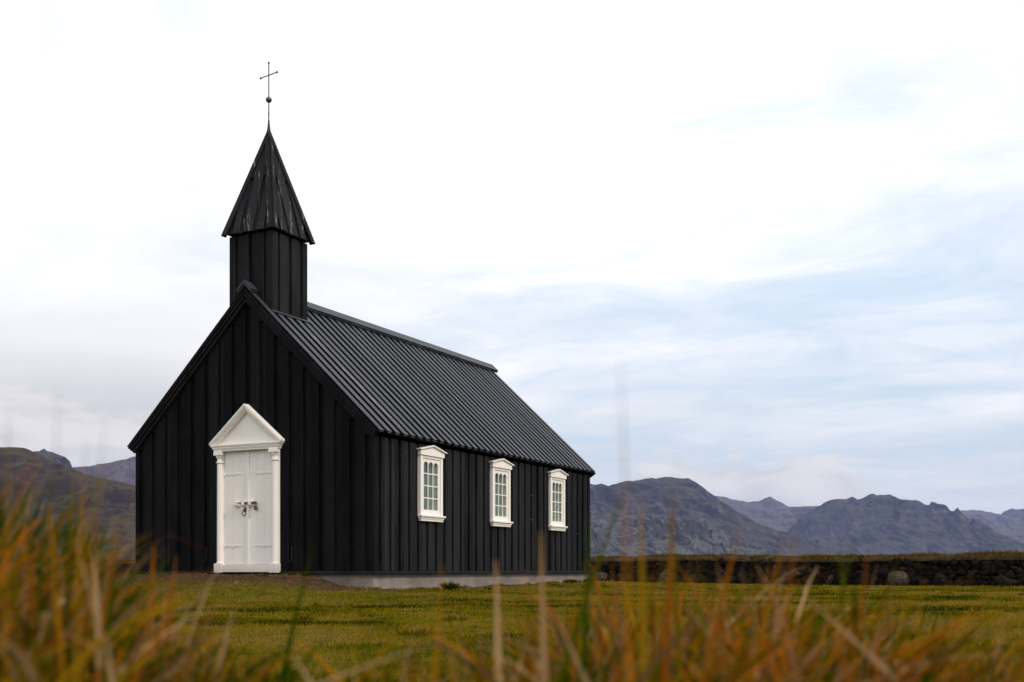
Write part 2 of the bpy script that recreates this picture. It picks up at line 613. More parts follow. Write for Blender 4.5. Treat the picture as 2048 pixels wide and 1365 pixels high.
c = t.mix(t.ss(o3[1], 60.0, 90.0), c, moor)
t.put(bs.inputs['Base Color'], c)
bs.inputs['Roughness'].default_value = 0.95
bs.inputs['Specular IOR Level'].default_value = 0.0
bump(t, bs, t.m('ADD', n_b, t.m('MULTIPLY', n_c, 0.5)), 0.8, 0.03)
M['ground'] = m
g = npmesh('ground', np.stack([X, Y, Zg], -1).reshape(-1, 3), quads, m, dirt_mask(X, Y).ravel(), smooth=True)
tag(g, 'short olive green and yellow turf around the church', kind='structure')


# ------------------------------------------------------------------ grass
def grass_mat(name, stops, transl=0.35):
    m, t, bs = new_mat(name)
    at = t.n('ShaderNodeAttribute', attribute_name='tone')
    c = t.ramp(at.outputs['Fac'], stops)
    t.put(bs.inputs['Base Color'], c)
    bs.inputs['Roughness'].default_value = 0.6
    bs.inputs['Specular IOR Level'].default_value = 0.0
    tl = t.n('ShaderNodeBsdfTranslucent')
    t.put(tl.inputs[0], c)
    mx = t.n('ShaderNodeMixShader')
    mx.inputs[0].default_value = transl
    out = [n for n in t.nt.nodes if n.type == 'OUTPUT_MATERIAL'][0]
    t.l(bs.outputs[0], mx.inputs[1])
    t.l(tl.outputs[0], mx.inputs[2])
    t.l(mx.outputs[0], out.inputs[0])
    return m


def blades(root, length, width, lean, leandir, curl, tone, seg=5, flip=None):
    """arrays -> verts, quads, tone. Each blade bends along leandir."""
    N = len(root)
    s = np.linspace(0, 1, seg + 1)
    ang = lean[:, None] + curl[:, None] * s[None, :] ** 1.5         # angle from vertical
    ds = length[:, None] / seg
    hor = np.concatenate([np.zeros((N, 1)), np.cumsum(np.sin(ang[:, :-1]) * ds, 1)], 1)
    ver = np.concatenate([np.zeros((N, 1)), np.cumsum(np.cos(ang[:, :-1]) * ds, 1)], 1)
    dirx, diry = np.cos(leandir), np.sin(leandir)
    fa = leandir + np.pi / 2 if flip is None else flip
    sx, sy = np.cos(fa), np.sin(fa)
    wd = width[:, None] * (1 - s[None, :] ** 2.2 * 0.92) * (0.75 + 0.5 * np.minimum(s[None, :] * 4, 1)) * 0.5
    cx = root[:, 0:1] + hor * dirx[:, None]
    cy = root[:, 1:2] + hor * diry[:, None]
    cz = root[:, 2:3] + ver
    a = np.stack([cx - wd * sx[:, None], cy - wd * sy[:, None], cz], -1)
    b = np.stack([cx + wd * sx[:, None], cy + wd * sy[:, None], cz], -1)
    V = np.stack([a, b], 2).reshape(-1, 3)                            # N*(seg+1)*2
    base = (np.arange(N) * (seg + 1) * 2)[:, None] + (np.arange(seg) * 2)[None, :]
    Q = np.stack([base, base + 1, base + 3, base + 2], -1).reshape(-1, 4)
    tt = np.repeat(tone, (seg + 1) * 2)
    return V, Q, tt


rng = np.random.default_rng(7)
M['lawn'] = grass_mat('lawn_blades', [(0.0, (0.010, 0.017, 0.001)), (0.3, (0.056, 0.060, 0.001)),
                                      (0.6, (0.150, 0.112, 0.002)), (0.8, (0.210, 0.140, 0.004)),
                                      (1.0, (0.22, 0.14, 0.03))])


def scatter(d0, d1, n, spread=0.56):
    y = np.sqrt(rng.uniform(d0 ** 2, d1 ** 2, n))
    x = rng.uniform(-1, 1, n) * (spread * y + 0.6)
    return x, y


def wall_side(x, y):   # >0 on the church side of the boundary wall
    return (57.0 - (x + 19) * (57.0 - 31.6) / 33.1) - y


Vs, Qs, Ts, off = [], [], [], 0
for d0, d1, n, ln, wd in ((2.8, 6, 42000, 0.030, 0.0030), (6, 10, 60000, 0.032, 0.0045),
                          (10, 18, 85000, 0.036, 0.0075), (18, 30, 60000, 0.040, 0.013), (30, 60, 45000, 0.05, 0.022)):
    x, y = scatter(d0, d1, n)
    lx, ly = to_local(x, y)
    keep = ~((np.abs(lx) < W / 2 + 0.02) & (ly > -0.05) & (ly < L + 0.02)) & (wall_side(x, y) > 0.3)
    keep &= rng.random(n) > dirt_mask(x, y) * 0.93
    x, y = x[keep], y[keep]
    n = len(x)
    root = np.stack([x, y, ground_h(x, y) - 0.003], -1)
    big = fbm(x * 0.6, y * 0.9, 4, 41)
    fin = fbm(x * 3.5, y * 3.5, 3, 43)
    tone = np.clip(0.60 + (big - 0.5) * 2.3 + (fin - 0.5) * 1.3 + rng.normal(0, 0.15, n), 0, 1)
    hgt = ln * rng.uniform(0.5, 1.3, n) * (0.35 + 1.4 * fbm(x * 2.6, y * 2.6, 3, 61) ** 1.3)
    V, Q, tt = blades(root, hgt, wd * rng.uniform(0.6, 1.4, n), rng.uniform(0.1, 0.9, n), rng.uniform(0, 6.283, n),
                      rng.uniform(0, 0.8, n), tone, seg=2, flip=rng.normal(0, 0.7, n))
    Vs.append(V); Qs.append(Q + off); Ts.append(tt); off += len(V)
# coarse tussocks left by the mower
for q in range(260):
    tx, ty = scatter(4.0, 34.0, 1)
    lx, ly = to_local(tx, ty)
    if (abs(lx[0]) < W / 2 + 0.4 and -0.3 < ly[0] < L + 0.3) or wall_side(tx, ty)[0] < 0.5:
        continue
    n = int(rng.integers(30, 110))
    rr_ = rng.uniform(0.05, 0.22)
    a = rng.uniform(0, 6.28, n)
    q_ = np.sqrt(rng.random(n)) * rr_
    x, y = tx + q_ * np.cos(a), ty + q_ * np.sin(a)
    V, Q, tt = blades(np.stack([x, y, ground_h(x, y) - 0.004], -1), rng.uniform(0.03, 0.075, n), rng.uniform(0.004, 0.010, n),
                      0.1 + q_ / rr_ * 0.8, a, rng.uniform(0.1, 1.2, n), np.clip(rng.normal(rng.uniform(0.05, 0.8), 0.12, n), 0, 1),
                      seg=3, flip=rng.normal(0, 0.7, n))
    Vs.append(V); Qs.append(Q + off); Ts.append(tt); off += len(V)
o = npmesh('lawn_grass', np.concatenate(Vs), np.concatenate(Qs), M['lawn'], np.concatenate(Ts))
tag(o, 'short mown olive and yellow grass blades on the lawn', 'grass', kind='stuff')

# fringe of longer rough grass along the foot of the church walls
Vs, Qs, Ts, off = [], [], [], 0
n = 9000
e = rng.uniform(0, 1, n)
onside = rng.random(n) < 0.72
lx = np.where(onside, W / 2 + np.abs(rng.normal(0.04, 0.07, n)), rng.uniform(-W / 2 - 0.2, W / 2, n))
ly = np.where(onside, e * (L + 0.4) - 0.1, -0.04 - np.abs(rng.normal(0.03, 0.15, n)))
wx = CL.x + lx * (-uu.x) + ly * vv.x
wy = CL.y + lx * (-uu.y) + ly * vv.y
keep = fbm(wx * 1.7, wy * 1.7, 3, 88) > 0.47
keep &= onside | (np.abs(lx - 0.03) > 0.85) | (rng.random(n) < 0.10)
wx, wy = wx[keep], wy[keep]
n = len(wx)
V, Q, tt = blades(np.stack([wx, wy, ground_h(wx, wy) - 0.005], -1), rng.uniform(0.02, 0.075, n), rng.uniform(0.004, 0.009, n),
                  rng.uniform(0, 0.8, n), rng.uniform(0, 6.28, n), rng.uniform(0, 1, n),
                  np.clip(rng.normal(0.42, 0.25, n), 0, 1), seg=3, flip=rng.normal(0, 0.7, n))
o = npmesh('wall_foot_grass', V, Q, M['lawn'], tt)
tag(o, 'ragged grass fringe at the foot of the pale plinth', 'grass', kind='stuff')


bm = bmesh.new()
bmesh.ops.create_icosphere(bm, subdivisions=1, radius=1.0)
p_v = np.array([v.co[:] for v in bm.verts])
p_f = np.array([[v.index for v in f.verts] for f in bm.faces])
bm.free()
n = 1500
e = rng.random(n)
onside = rng.random(n) < 0.45
lx = np.where(onside, W / 2 + np.abs(rng.normal(0.05, 0.12, n)), rng.uniform(-W / 2 - 0.3, W / 2 + 0.1, n))
ly = np.where(onside, e * (L + 0.4) - 0.1, -0.06 - np.abs(rng.normal(0.1, 0.75, n)))
wx = CL.x + lx * (-uu.x) + ly * vv.x
wy = CL.y + lx * (-uu.y) + ly * vv.y
r_ = rng.uniform(0.005, 0.016, n) * (1 + 2.0 * (rng.random(n) < 0.03))
V = p_v[None] * (r_[:, None, None] * rng.uniform(0.5, 1.2, (n, 1, 3))) * (1 + 0.25 * rng.normal(0, 1, (n, len(p_v), 1)))
V = V + np.stack([wx, wy, ground_h(wx, wy)], -1)[:, None, :]
Q = p_f[None] + (np.arange(n) * len(p_v))[:, None, None]
M['soil'] = simple('soil_crumbs', (0.075, 0.048, 0.030), 0.95, 0.1, 0, 0.6, 6.0)
o = npmesh('gravel', V.reshape(-1, 3), Q.reshape(-1, 3), M['soil'])
tag(o, 'brown soil crumbs and pebbles at the foot of the church walls', 'gravel', kind='stuff')


def tuft(name, label, lx, ly, r, hgt, n, seed):
    rg = np.random.default_rng(seed)
    cx = CL.x + lx * (-uu.x) + ly * vv.x
    cy = CL.y + lx * (-uu.y) + ly * vv.y
    a, q = rg.uniform(0, 6.28, n), np.sqrt(rg.random(n)) * r * 0.6
    x, y = q * np.cos(a), q * np.sin(a)
    cz = float(ground_h(np.array([cx]), np.array([cy]))[0])
    V, Q, tt = blades(np.stack([x, y, np.zeros(n) - 0.01], -1), hgt * rg.uniform(0.6, 1.2, n), rg.uniform(0.006, 0.011, n),
                      0.15 + q / r * 0.9, a, rg.uniform(0.2, 1.3, n), np.clip(rg.normal(0.22, 0.12, n), 0, 1), seg=4,
                      flip=rg.normal(0, 0.8, n))
    o = npmesh(name, V, Q, M['lawn'], tt)
    o.location = (cx, cy, cz)
    tag(o, label, 'grass tuft', 'dark grass tufts by the plinth')
    return o


tuft('grass_tuft', 'largest dark green grass tuft, against the plinth under the nearest window', W / 2 + 0.22, 2.02, 0.15, 0.17, 420, 1)
tuft('grass_tuft', 'small dark grass tuft under the farthest window by the plinth', W / 2 + 0.12, 7.35, 0.17, 0.11, 300, 2)
tuft('grass_tuft', 'low dark grass tuft at the far rear corner of the plinth', W / 2 + 0.12, 8.35, 0.14, 0.10, 220, 3)

# ------------------------------------------------------------------ church
church = bpy.data.objects.new('church', None)
col.objects.link(church)
church.matrix_world = ch_mat
tag(church, 'small black tarred wooden church with white door and short square steeple', 'church')

RID = 4.907                       # ridge height of the roof surface
TAN = math.tan(PH)


def roof_z(x):
    return RID - abs(x) * TAN


def slope_strip(mb, x0, x1, z0, drop, y0, y1):
    """vertical board under the gable slope, from z0 up to roof_z - drop"""
    poly = [(x0, z0), (x1, z0), (x1, roof_z(x1) - drop)]
    if x0 < 0 < x1:
        poly.append((0, RID - drop))
    poly.append((x0, roof_z(x0) - drop))
    mb.prism((0, 0, 0), (1, 0, 0), (0, 0, 1), (0, 1, 0), poly, y0, y1)


def jit(a=0.002):
    return random.uniform(-a, a)


random.seed(3)
# door opening in the gable is covered by the surround: the boards simply run behind it
for y_out, sgn, nm in ((0.0, -1, 'front gable wall of wide black upright boards'), (L, 1, 'rear gable wall of black upright boards')):
    mb = MB()
    ya, yb = (0.040, 0.07) if sgn < 0 else (L - 0.07, L - 0.040)
    slope_strip(mb, -W / 2 + 0.045, W / 2 - 0.045, -0.02, 0.10, ya, yb)
    edges = [-W / 2] + [k * 0.309 + q for k in range(-8, 9) for q in (-0.05 + jit(0.013), 0.05 + jit(0.013))] + [W / 2]
    for i in range(0, len(edges), 2):
        a, b = edges[i], edges[i + 1]
        j = jit(0.003)
        if sgn < 0:
            slope_strip(mb, a, b, 0.045, 0.11, 0.0 + j, 0.0395)
        else:
            slope_strip(mb, a, b, 0.045, 0.11, L - 0.0395, L + j)
    # blocks closing the top of each recess behind the barge board
    for i in range(1, len(edges) - 1, 2):
        a, b = edges[i] + 0.001, edges[i + 1] - 0.001
        zlow = roof_z(max(abs(a), abs(b))) - 0.275
        poly = [(a, zlow), (b, zlow), (b, roof_z(b) - 0.12)]
        if a < 0 < b:
            poly.append((0, RID - 0.12))
        poly.append((a, roof_z(a) - 0.12))
        yy = (0.003, 0.0392) if sgn < 0 else (L - 0.0392, L - 0.003)
        mb.prism((0, 0, 0), (1, 0, 0), (0, 0, 1), (0, 1, 0), poly, *yy)
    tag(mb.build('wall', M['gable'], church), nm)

# side walls, with three window openings on the right
WINS = (1.700, 4.290, 6.870)
OPEN = [(c - 0.30, c + 0.30, 1.03, 2.00) for c in WINS]
ZT = 2.22


def rects(a, b, z0, z1, holes):
    """subtract window openings from a board"""
    cuts = sorted({a, b} | {e for h in holes for e in h[:2] if a < e < b})
    for p, q in zip(cuts[:-1], cuts[1:]):
        mid = (p + q) / 2
        hs = [h for h in holes if h[0] < mid < h[1]]
        if hs:
            yield p, q, z0, hs[0][2]
            yield p, q, hs[0][3], z1
        else:
            yield p, q, z0, z1


for sgn, nm in ((1, 'long side wall of black upright boards with three windows'), (-1, 'far side wall of black upright boards')):
    mb = MB()
    holes = OPEN if sgn > 0 else []
    for p, q, z0, z1 in rects(0.075, L - 0.075, -0.02, ZT - 0.02, holes):
        xs = sorted((sgn * (W / 2 - 0.07), sgn * (W / 2 - 0.040)))
        mb.box(xs[0], xs[1], p, q, z0, z1)
    st = [0.0]
    k = 0
    while 0.118 + k * 0.29 < L - 0.1:
        st += [0.118 + k * 0.29 + jit(0.008), 0.118 + k * 0.29 + 0.092 + jit(0.008)]
        k += 1
    st.append(L)
    for i in range(0, len(st), 2):
        j = jit(0.003)
        for p, q, z0, z1 in rects(st[i], st[i + 1], 0.045, ZT, holes):
            xs = sorted((sgn * (W / 2 - 0.0395), sgn * (W / 2 + j)))
            if i == 0:                       # corner board butts against the gable boards
                p = p + 0.0398
            if i + 2 >= len(st):
                q = q - 0.0398
            mb.box(xs[0], xs[1], p, q, z0, z1)
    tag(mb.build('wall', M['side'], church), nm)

# drip board round the foot of the walls
mb = MB()
prof = [(0.0, -0.012), (0.045, -0.012), (0.045, 0.012), (0.004, 0.042), (0.0, 0.042)]
mb.prism((0, 0, 0), (0, -1, 0), (0, 0, 1), (1, 0, 0), prof, -W / 2 - 0.04, W / 2 + 0.04)
mb.prism((0, L, 0), (0, 1, 0), (0, 0, 1), (1, 0, 0), prof, -W / 2 - 0.04, W / 2 + 0.04)
mb.prism((W / 2, 0, 0), (1, 0, 0), (0, 0, 1), (0, 1, 0), prof, 0.0005, L - 0.0005)
mb.prism((-W / 2, 0, 0), (-1, 0, 0), (0, 0, 1), (0, 1, 0), prof, 0.0005, L - 0.0005)
mb.build('drip_board', M['trim'], church)

mb = MB()
I = 0.035
mb.box(-W / 2 + I, W / 2 - I, I, L - I, -0.75, -0.0125)
tag(mb.build('foundation', M['plinth'], church, bevel=0.008), 'pale rendered stone plinth')

# --- roof
YF, YB = -0.064, L + 0.082
EX = W / 2 + 0.1576
SL = EX / cP                                           # slope length
roof = None
for sgn in (1, -1):
    O = (0, 0, RID)
    X_, N_ = Vector((sgn * cP, 0, -sP)), Vector((sgn * sP, 0, cP))
    mb = MB()
    mb.obox(O, X_, (0, 1, 0), N_, (0.0, SL - 0.06), (YF + 0.02, YB - 0.02), (-0.095, -0.066))
    worn = MB()
    y = YF
    i = 0
    per = (YB - YF) / 37.0
    tx = (0.47 - 0.02) / cP
    while y < YB - 0.02:
        # inner board shows in the gap between the outer boards
        y1 = min(y + per * 0.54 + jit(0.007), YB)
        lift = jit(0.003)
        tgt = worn if (sgn > 0 and i == 3) else mb
        e_ = SL - 0.012 + jit(0.010)
        tgt.prism(O, X_, N_, (0, 1, 0), [(0.03, -0.050), (0.03, lift), (e_, lift), (e_ - 0.006, lift - 0.008), (e_ - 0.055, -0.050)], y, y1)
        y += per
        i += 1
    inner = MB()
    inner.obox(O, X_, (0, 1, 0), N_, (0.02, SL - 0.10), (YF + 0.012, YB - 0.012), (-0.0655, -0.0502))
    mt = M['roof'] if sgn > 0 else M['roof_left']
    r_ = mb.build('roof', mt, church)
    tag(r_, 'right roof slope of dark grey boards' if sgn > 0 else 'left roof slope of dark grey boards')
    inner.build('inner_boards', M['inner'], r_)
    shade_edges(r_, N_, 'inner')
    if sgn > 0:
        roof = r_
        wb = worn.build('worn_boards', M['roof_worn'], r_)
        shade_edges(wb, N_, 'inner')
        tag(wb, 'roof board with its paint worn pale beside the steeple')
    # barge boards, stepped back in three layers
    for yy, sg2, nm in ((YF, -1, 'front'), (YB, 1, 'rear')):
        b = MB()
        for t0, t1, pr in ((-0.075, -0.0505, 0.022), (-0.086, -0.0755, -0.02), (-0.132, -0.0865, 0.006), (-0.143, -0.1325, -0.03), (-0.198, -0.1435, -0.016)):
            yo = yy + sg2 * pr
            ins = yy - sg2 * (0.05 if sg2 < 0 else 0.07)
            ya, yb = sorted((yo, ins))
            # bottoms are cut vertically at the eave, tops meet in a mitre on the ridge
            poly = []
            for nn_ in (t0, t1):
                top = (nn_ * (-1) * 0) 
            top0 = t0 * sP / cP
            top1 = t1 * sP / cP
            poly = [(-top0 * -1 if False else -t0 * math.tan(PH) * -1, t0), (SL - 0.015 + t0 * 0.1, t0), (SL - 0.015 + t1 * 0.1, t1), (t1 * math.tan(PH), t1)]
            # point on the ridge line x=0: X_*a + N_*b has x = sgn*(cP*a + sP*b) = 0 -> a = -b*tan
            poly[0] = (-t0 * TAN, t0)
            poly[3] = (-t1 * TAN, t1)
            b.prism(O, X_, N_, (0, 1, 0), poly, ya, yb)
        tag(b.build('barge_board', M['trim'], r_))
    # soffit
    b = MB()
    b.obox(O, X_, (0, 1, 0), N_, (SL - 0.26, SL - 0.09), (0.03, L - 0.03), (-0.122, -0.097))
    b.build('soffit', M['trim'], r_)
# ridge cap in two layers
mb = MB()
for sgn in (1, -1):
    X_, N_ = Vector((sgn * cP, 0, -sP)), Vector((sgn * sP, 0, cP))
    for z0, z1, wd, ov in ((0.0045, 0.032, 0.185, 0.01), (0.0325, 0.066, 0.165, 0.03)):
        poly = [(-z0 * TAN, z0), (wd, z0), (wd, z1), (-z1 * TAN, z1)]
        mb.prism((0, 0, RID), X_, N_, (0, 1, 0), poly, YF - ov, 0.088)
        mb.prism((0, 0, RID), X_, N_, (0, 1, 0), poly, 0.0891 + 0.947, YB + ov)
mb.build('ridge_cap', M['ridge'], roof)

# --- steeple
TW, TY = 0.9469, 0.0891
TH = TW / 2
tc = Vector((0, TY + TH, 0))
ZS = 5.86
mb = MB()
I = 0.040
mb.box(-TH + I, TH - I, TY + I, TY + TW - I, 4.05, ZS - 0.02)
for kx, (ox, oy, ax_, ay_) in enumerate(((0, -1, 1, 0), (1, 0, 0, 1), (0, 1, -1, 0), (-1, 0, 0, -1))):
    N_ = Vector((ox, oy, 0))
    X_ = Vector((ax_, ay_, 0))
    ed = [-TH, -0.345, -0.275, -0.035, 0.035, 0.275, 0.345, TH]
    if kx % 2:
        ed[0] += 0.0398
        ed[-1] -= 0.0398
    for i in range(0, 8, 2):
        mb.obox((tc.x, tc.y, 0), X_, (0, 0, 1), N_, (ed[i], ed[i + 1]), (4.0, ZS - 0.03), (TH - 0.0395, TH + jit(0.002)))
tower = mb.build('steeple', M['tower'], church)
tag(tower, 'square black boarded steeple tower astride the front of the ridge')
# flashing where the steeple meets the roof slope
mb = MB()
for sgn in (1, -1):
    X_, N_ = Vector((sgn * cP, 0, -sP)), Vector((sgn * sP, 0, cP))
    a = TH / cP
    mb.obox((0, 0, RID), X_, (0, 1, 0), N_, (a + 0.002, a + 0.05), (TY - 0.03, TY + TW + 0.03), (0.006, 0.022))
    mb.obox((0, 0, RID), X_, (0, 1, 0), N_, (0.19, a + 0.05), (TY + TW + 0.002, TY + TW + 0.03), (0.0045, 0.020))
mb.build('flashing', M['ridge'], tower)

# spire
HB = TH + 0.0831
AP = 7.78
mb = MB()
sh = AP - ZS
slen = math.hypot(HB, sh)
hipang = math.atan2(HB, slen)
core = HB - 0.045
mb.add([(-core, tc.y - core, ZS + 0.01), (core, tc.y - core, ZS + 0.01), (core, tc.y + core, ZS + 0.01), (-core, tc.y + core, ZS + 0.01),
        (0, tc.y, AP - 0.08)], [(0, 1, 4), (1, 2, 4), (2, 3, 4), (3, 0, 4), (3, 2, 1, 0)])
hips = MB()
for (ox, oy, ax_, ay_) in ((0, -1, 1, 0), (1, 0, 0, 1), (0, 1, -1, 0), (-1, 0, 0, -1)):
    out_ = Vector((ox, oy, 0))
    X_ = Vector((ax_, ay_, 0))
    O = tc + Vector((0, 0, AP))
    D_ = (out_ * HB + Vector((0, 0, -sh))).normalized()      # down the face
    N_ = (out_ * sh + Vector((0, 0, HB))).normalized()
    half = lambda s_: s_ * HB / slen
    hw = 0.105
    # outer boards between recesses; recess tops end square
    strips = [(-0.335, -0.195), (-0.095, 0.095), (0.195, 0.335)]
    for a, b in strips:
        far_ = max(abs(a), abs(b))
        near_ = min(abs(a), abs(b)) if a * b > 0 else 0
        s_far = (far_ + 0.02) * slen / HB
        s_near = (near_ + 0.02) * slen / HB
        e = jit(0.01)
        if a * b < 0:
            poly = [(a, s_far), (0, 0.12), (b, s_far), (b, slen + e), (a, slen + e)]
        elif a > 0:
            poly = [(a, s_near), (b, s_far), (b, slen + e), (a, slen + e)]
        else:
            poly = [(a, s_far), (b, s_near), (b, slen + e), (a, slen + e)]
        mb.prism(O, X_, D_, N_, poly, -0.04, 0.0 + jit(0.002))
    # fillers closing the recesses near the hips
    for a, b in ((-0.195, -0.095), (0.095, 0.195)):
        s0 = max(abs(a), abs(b)) * slen / HB + 0.03
        sc_ = s0 + 0.20
        sa = (abs(a)) * slen / HB + 0.0
        sb = (abs(b)) * slen / HB + 0.0
        mb.prism(O, X_, D_, N_, [(a + 0.001, sa), (b - 0.001, sb), (b - 0.001, sc_), (a + 0.001, sc_)], -0.04, -0.006)
    for sg in (1, -1):
        # hip board lying along the edge of this face
        e0, e1 = 0.02, slen + 0.02
        inn = hw
        poly = [(sg * half(e0), e0), (sg * half(e1), e1), (sg * (half(e1) - inn), e1), (sg * 0.0, inn * slen / HB * 0.75), (sg * 0.0, e0)]
        if sg > 0:
            poly = poly[::-1]
        hips.prism(O, X_, D_, N_, poly, 0.001, 0.026)
    for a, b in ((-0.405, -0.325), (0.325, 0.405)):
        s0 = max(abs(a), abs(b)) * slen / HB + 0.10
        if s0 < slen:
            pass
spire = mb.build('spire', M['spire'], church)
tag(spire, 'pyramid spire of black boards streaked where the paint has peeled')
hips.build('hip_board', M['spire'], spire)
mb = MB()
mb.lathe((0, tc.y, 0), [(0.066, AP - 0.145), (0.066, AP - 0.13), (0.05, AP - 0.10), (0.027, AP + 0.02), (0.016, AP + 0.12), (0.016, AP + 0.16), (0.01, AP + 0.165)], 8)
mb.build('spire_cap', M['copper'], spire)

# finial: ball and cross on an iron rod
mb = MB()
mb.tube([(0, tc.y, AP + 0.12), (0, tc.y, 8.0), (0, tc.y, 8.04), (0, tc.y, 8.06), (0, tc.y, 8.08), (0, tc.y, 8.30), (0, tc.y, 8.94)],
        [0.010, 0.010, 0.011, 0.0145, 0.010, 0.009, 0.0095], 8)
mb.lathe((0, tc.y, 8.95), [(0.001, -0.02), (0.013, -0.015), (0.018, 0), (0.013, 0.015), (0.001, 0.02)], 10)
ca = -R(8.6)
cd = Vector((math.cos(ca), math.sin(ca), 0))
c0 = Vector((0, tc.y, 8.735))
mb.tube([c0 - cd * 0.205, c0 + cd * 0.205], 0.009, 8)
for sg in (-1, 1):
    p = c0 + cd * 0.21 * sg
    mb.lathe(p, [(0.001, -0.02), (0.013, -0.015), (0.019, 0), (0.013, 0.015), (0.001, 0.02)], 10)
fin = mb.build('cross', M['iron'], church, smooth=True)
tag(fin, 'thin black iron cross with knobbed arms on the spire tip')
mb = MB()
mb.lathe((0, tc.y, 8.305), [(0.002 + 0.052 * math.sin(math.pi * i / 12), -0.052 * math.cos(math.pi * i / 12)) for i in range(13)], 20)
mb.build('ball', M['ball'], fin, smooth=True)

# --- door surround
DX = 0.035
root = MB()
# backing frame
root.box(DX - 0.672, DX - 0.53, -0.030, 0.001, 0.0, 2.15)
root.box(DX + 0.53, DX + 0.672, -0.030, 0.001, 0.0, 2.15)
root.box(DX - 0.5295, DX + 0.5295, -0.030, 0.001, 2.105, 2.15)
sur = root.build('door_surround', M['white'], church, bevel=0.004)
tag(sur, 'white classical door surround with round columns and triangular pediment')
for sg in (-1, 1):
    cx = DX + sg * 0.600
    mb = MB()
    r = 0.064
    prof = [(r + 0.012, 0.172), (r + 0.012, 0.19), (r, 0.20), (r * 0.97, 1.2), (r * 0.94, 1.90), (r + 0.014, 1.905), (r + 0.014, 1.925),
            (r * 0.94, 1.93), (r * 0.94, 1.985), (r + 0.008, 1.99), (r + 0.014, 2.0), (r + 0.014, 2.03), (r, 2.032)]
    mb.lathe((cx, -0.0305, 0), prof, 20, math.pi, 2 * math.pi)
    c_ = mb.build('column', M['white'], sur, smooth=True)
    c_.data.polygons.foreach_set('use_smooth', [False] * len(c_.data.polygons))
    try:
        c_.data.set_sharp_from_angle(angle=R(35))
        c_.data.polygons.foreach_set('use_smooth', [True] * len(c_.data.polygons))
    except Exception:
        pass
    mb = MB()
    mb.box(cx - 0.088, cx + 0.088, -0.118, -0.0305, 2.0325, 2.098)
    mb.build('capital', M['white'], sur, bevel=0.005)
    mb = MB()
    mb.box(cx - 0.084, cx + 0.084, -0.112, 0.001, 0.012, 0.171)
    mb.build('column_base', M['white'], sur, bevel=0.006)
mb = MB()
mb.box(DX - 0.5155, DX + 0.5155, -0.080, 0.001, 0.022, 0.142)
mb.build('threshold', M['white'], sur, bevel=0.006)
# entablature mouldings
mb = MB()
for z0, z1, hw_, pr in ((2.0985, 2.128, 0.700, 0.098), (2.1285, 2.145, 0.715, 0.106), (2.1455, 2.172, 0.724, 0.112),
                        (2.1725, 2.188, 0.745, 0.120), (2.1885, 2.213, 0.758, 0.126)):
    mb.box(DX - hw_, DX + hw_, -pr, 0.001, z0, z1)
mb.build('cornice', M['white'], sur, bevel=0.005)
# pediment: recessed tympanum and raking mouldings
mb = MB()
PB, PA, PHW = 2.214, 2.885, 0.772
mb.prism((DX, 0, 0), (1, 0, 0), (0, 0, 1), (0, 1, 0), [(-0.69, PB), (0.69, PB), (0, PA - 0.08)], -0.030, 0.001)
mb.build('tympanum', M['white'], sur)
ang = math.atan2(PA - PB - 0.035, PHW)
mb = MB()
for sg in (-1, 1):
    for t0, t1, pr in ((-0.026, 0.0, 0.132), (-0.050, -0.0265, 0.120), (-0.073, -0.0505, 0.102), (-0.096, -0.0735, 0.082)):
        # band between two lines parallel to the rake, clipped at centre line and at the base
        tA = math.tan(ang)
        top0, top1 = PA + t1 / math.cos(ang), PA + t0 / math.cos(ang)
        xb = PHW
        z_at = lambda top, x: top - x * tA
        p = [(0, top1), (0, top0)]
        # outer ends
        x0_ = min(PHW, (top0 - PB) / tA)
        p.append((sg * x0_, z_at(top0, x0_)))
        x1_ = min(PHW, (top1 - PB) / tA)
        if x0_ > x1_ + 1e-4 and z_at(top0, x0_) > PB + 1e-4:
            p.append((sg * x0_, PB))
        p.append((sg * x1_, z_at(top1, x1_)))
        mb.prism((DX, 0, 0), (1, 0, 0), (0, 0, 1), (0, 1, 0), p, -pr, -0.0305 if t0 < -0.06 else 0.001)
mb.build('pediment_rake', M['white'], sur, bevel=0.003)

# --- door leaves
for sg, nm in ((-1, 'left door leaf carrying the ring handle'), (1, 'right door leaf with the padlock')):
    xa, xb = sorted((DX + sg * 0.004, DX + sg * 0.5265))
    mb = MB()
    npl = 3
    for i in range(npl):
        a = xa + (xb - xa) * i / npl
        b = xa + (xb - xa) * (i + 1) / npl - 0.0015
        mb.box(a, b, -0.012 + jit(0.0005), 0.0, 0.150, 2.098)
    # shallow frame round the leaf, arched brace near the top corner
    leaf = mb.build('door', M['leafwhite'], church, bevel=0.0015)
    tag(leaf, nm)
    arc = []
    for q in range(13):
        a_ = q / 12
        arc.append((DX + sg * (0.10 + 0.42 * a_), -0.0135, 2.075 - 0.115 * a_ ** 1.9))
    mb = MB()
    mb.tube(arc, 0.0042, 5)
    mb.build('arched_bead', M['leafwhite'], leaf)
    for zz in (0.475, 1.705):
        mb = MB()
        hx = DX + sg * 0.52
        mb.prism((0, 0, 0), (1, 0, 0), (0, 0, 1), (0, -1, 0), [(hx, zz - 0.014), (hx, zz + 0.014), (hx - sg * 0.36, zz + 0.009), (hx - sg * 0.38, zz), (hx - sg * 0.36, zz - 0.009)][::int(-sg)], 0.0125, 0.020)
        mb.lathe((hx + sg * 0.004, -0.022, zz - 0.035), [(0.009, 0), (0.011, 0.01), (0.011, 0.055), (0.009, 0.065)], 8)
        if zz < 1:
            mb.box(hx - sg * 0.19 - 0.02, hx - sg * 0.19 + 0.02, -0.024, -0.012, zz - 0.028, zz - 0.012)
        mb.build('hinge', M['leafwhite'], leaf)
    if sg < 0:
        left_leaf = leaf
    else:
        right_leaf = leaf
mb = MB()
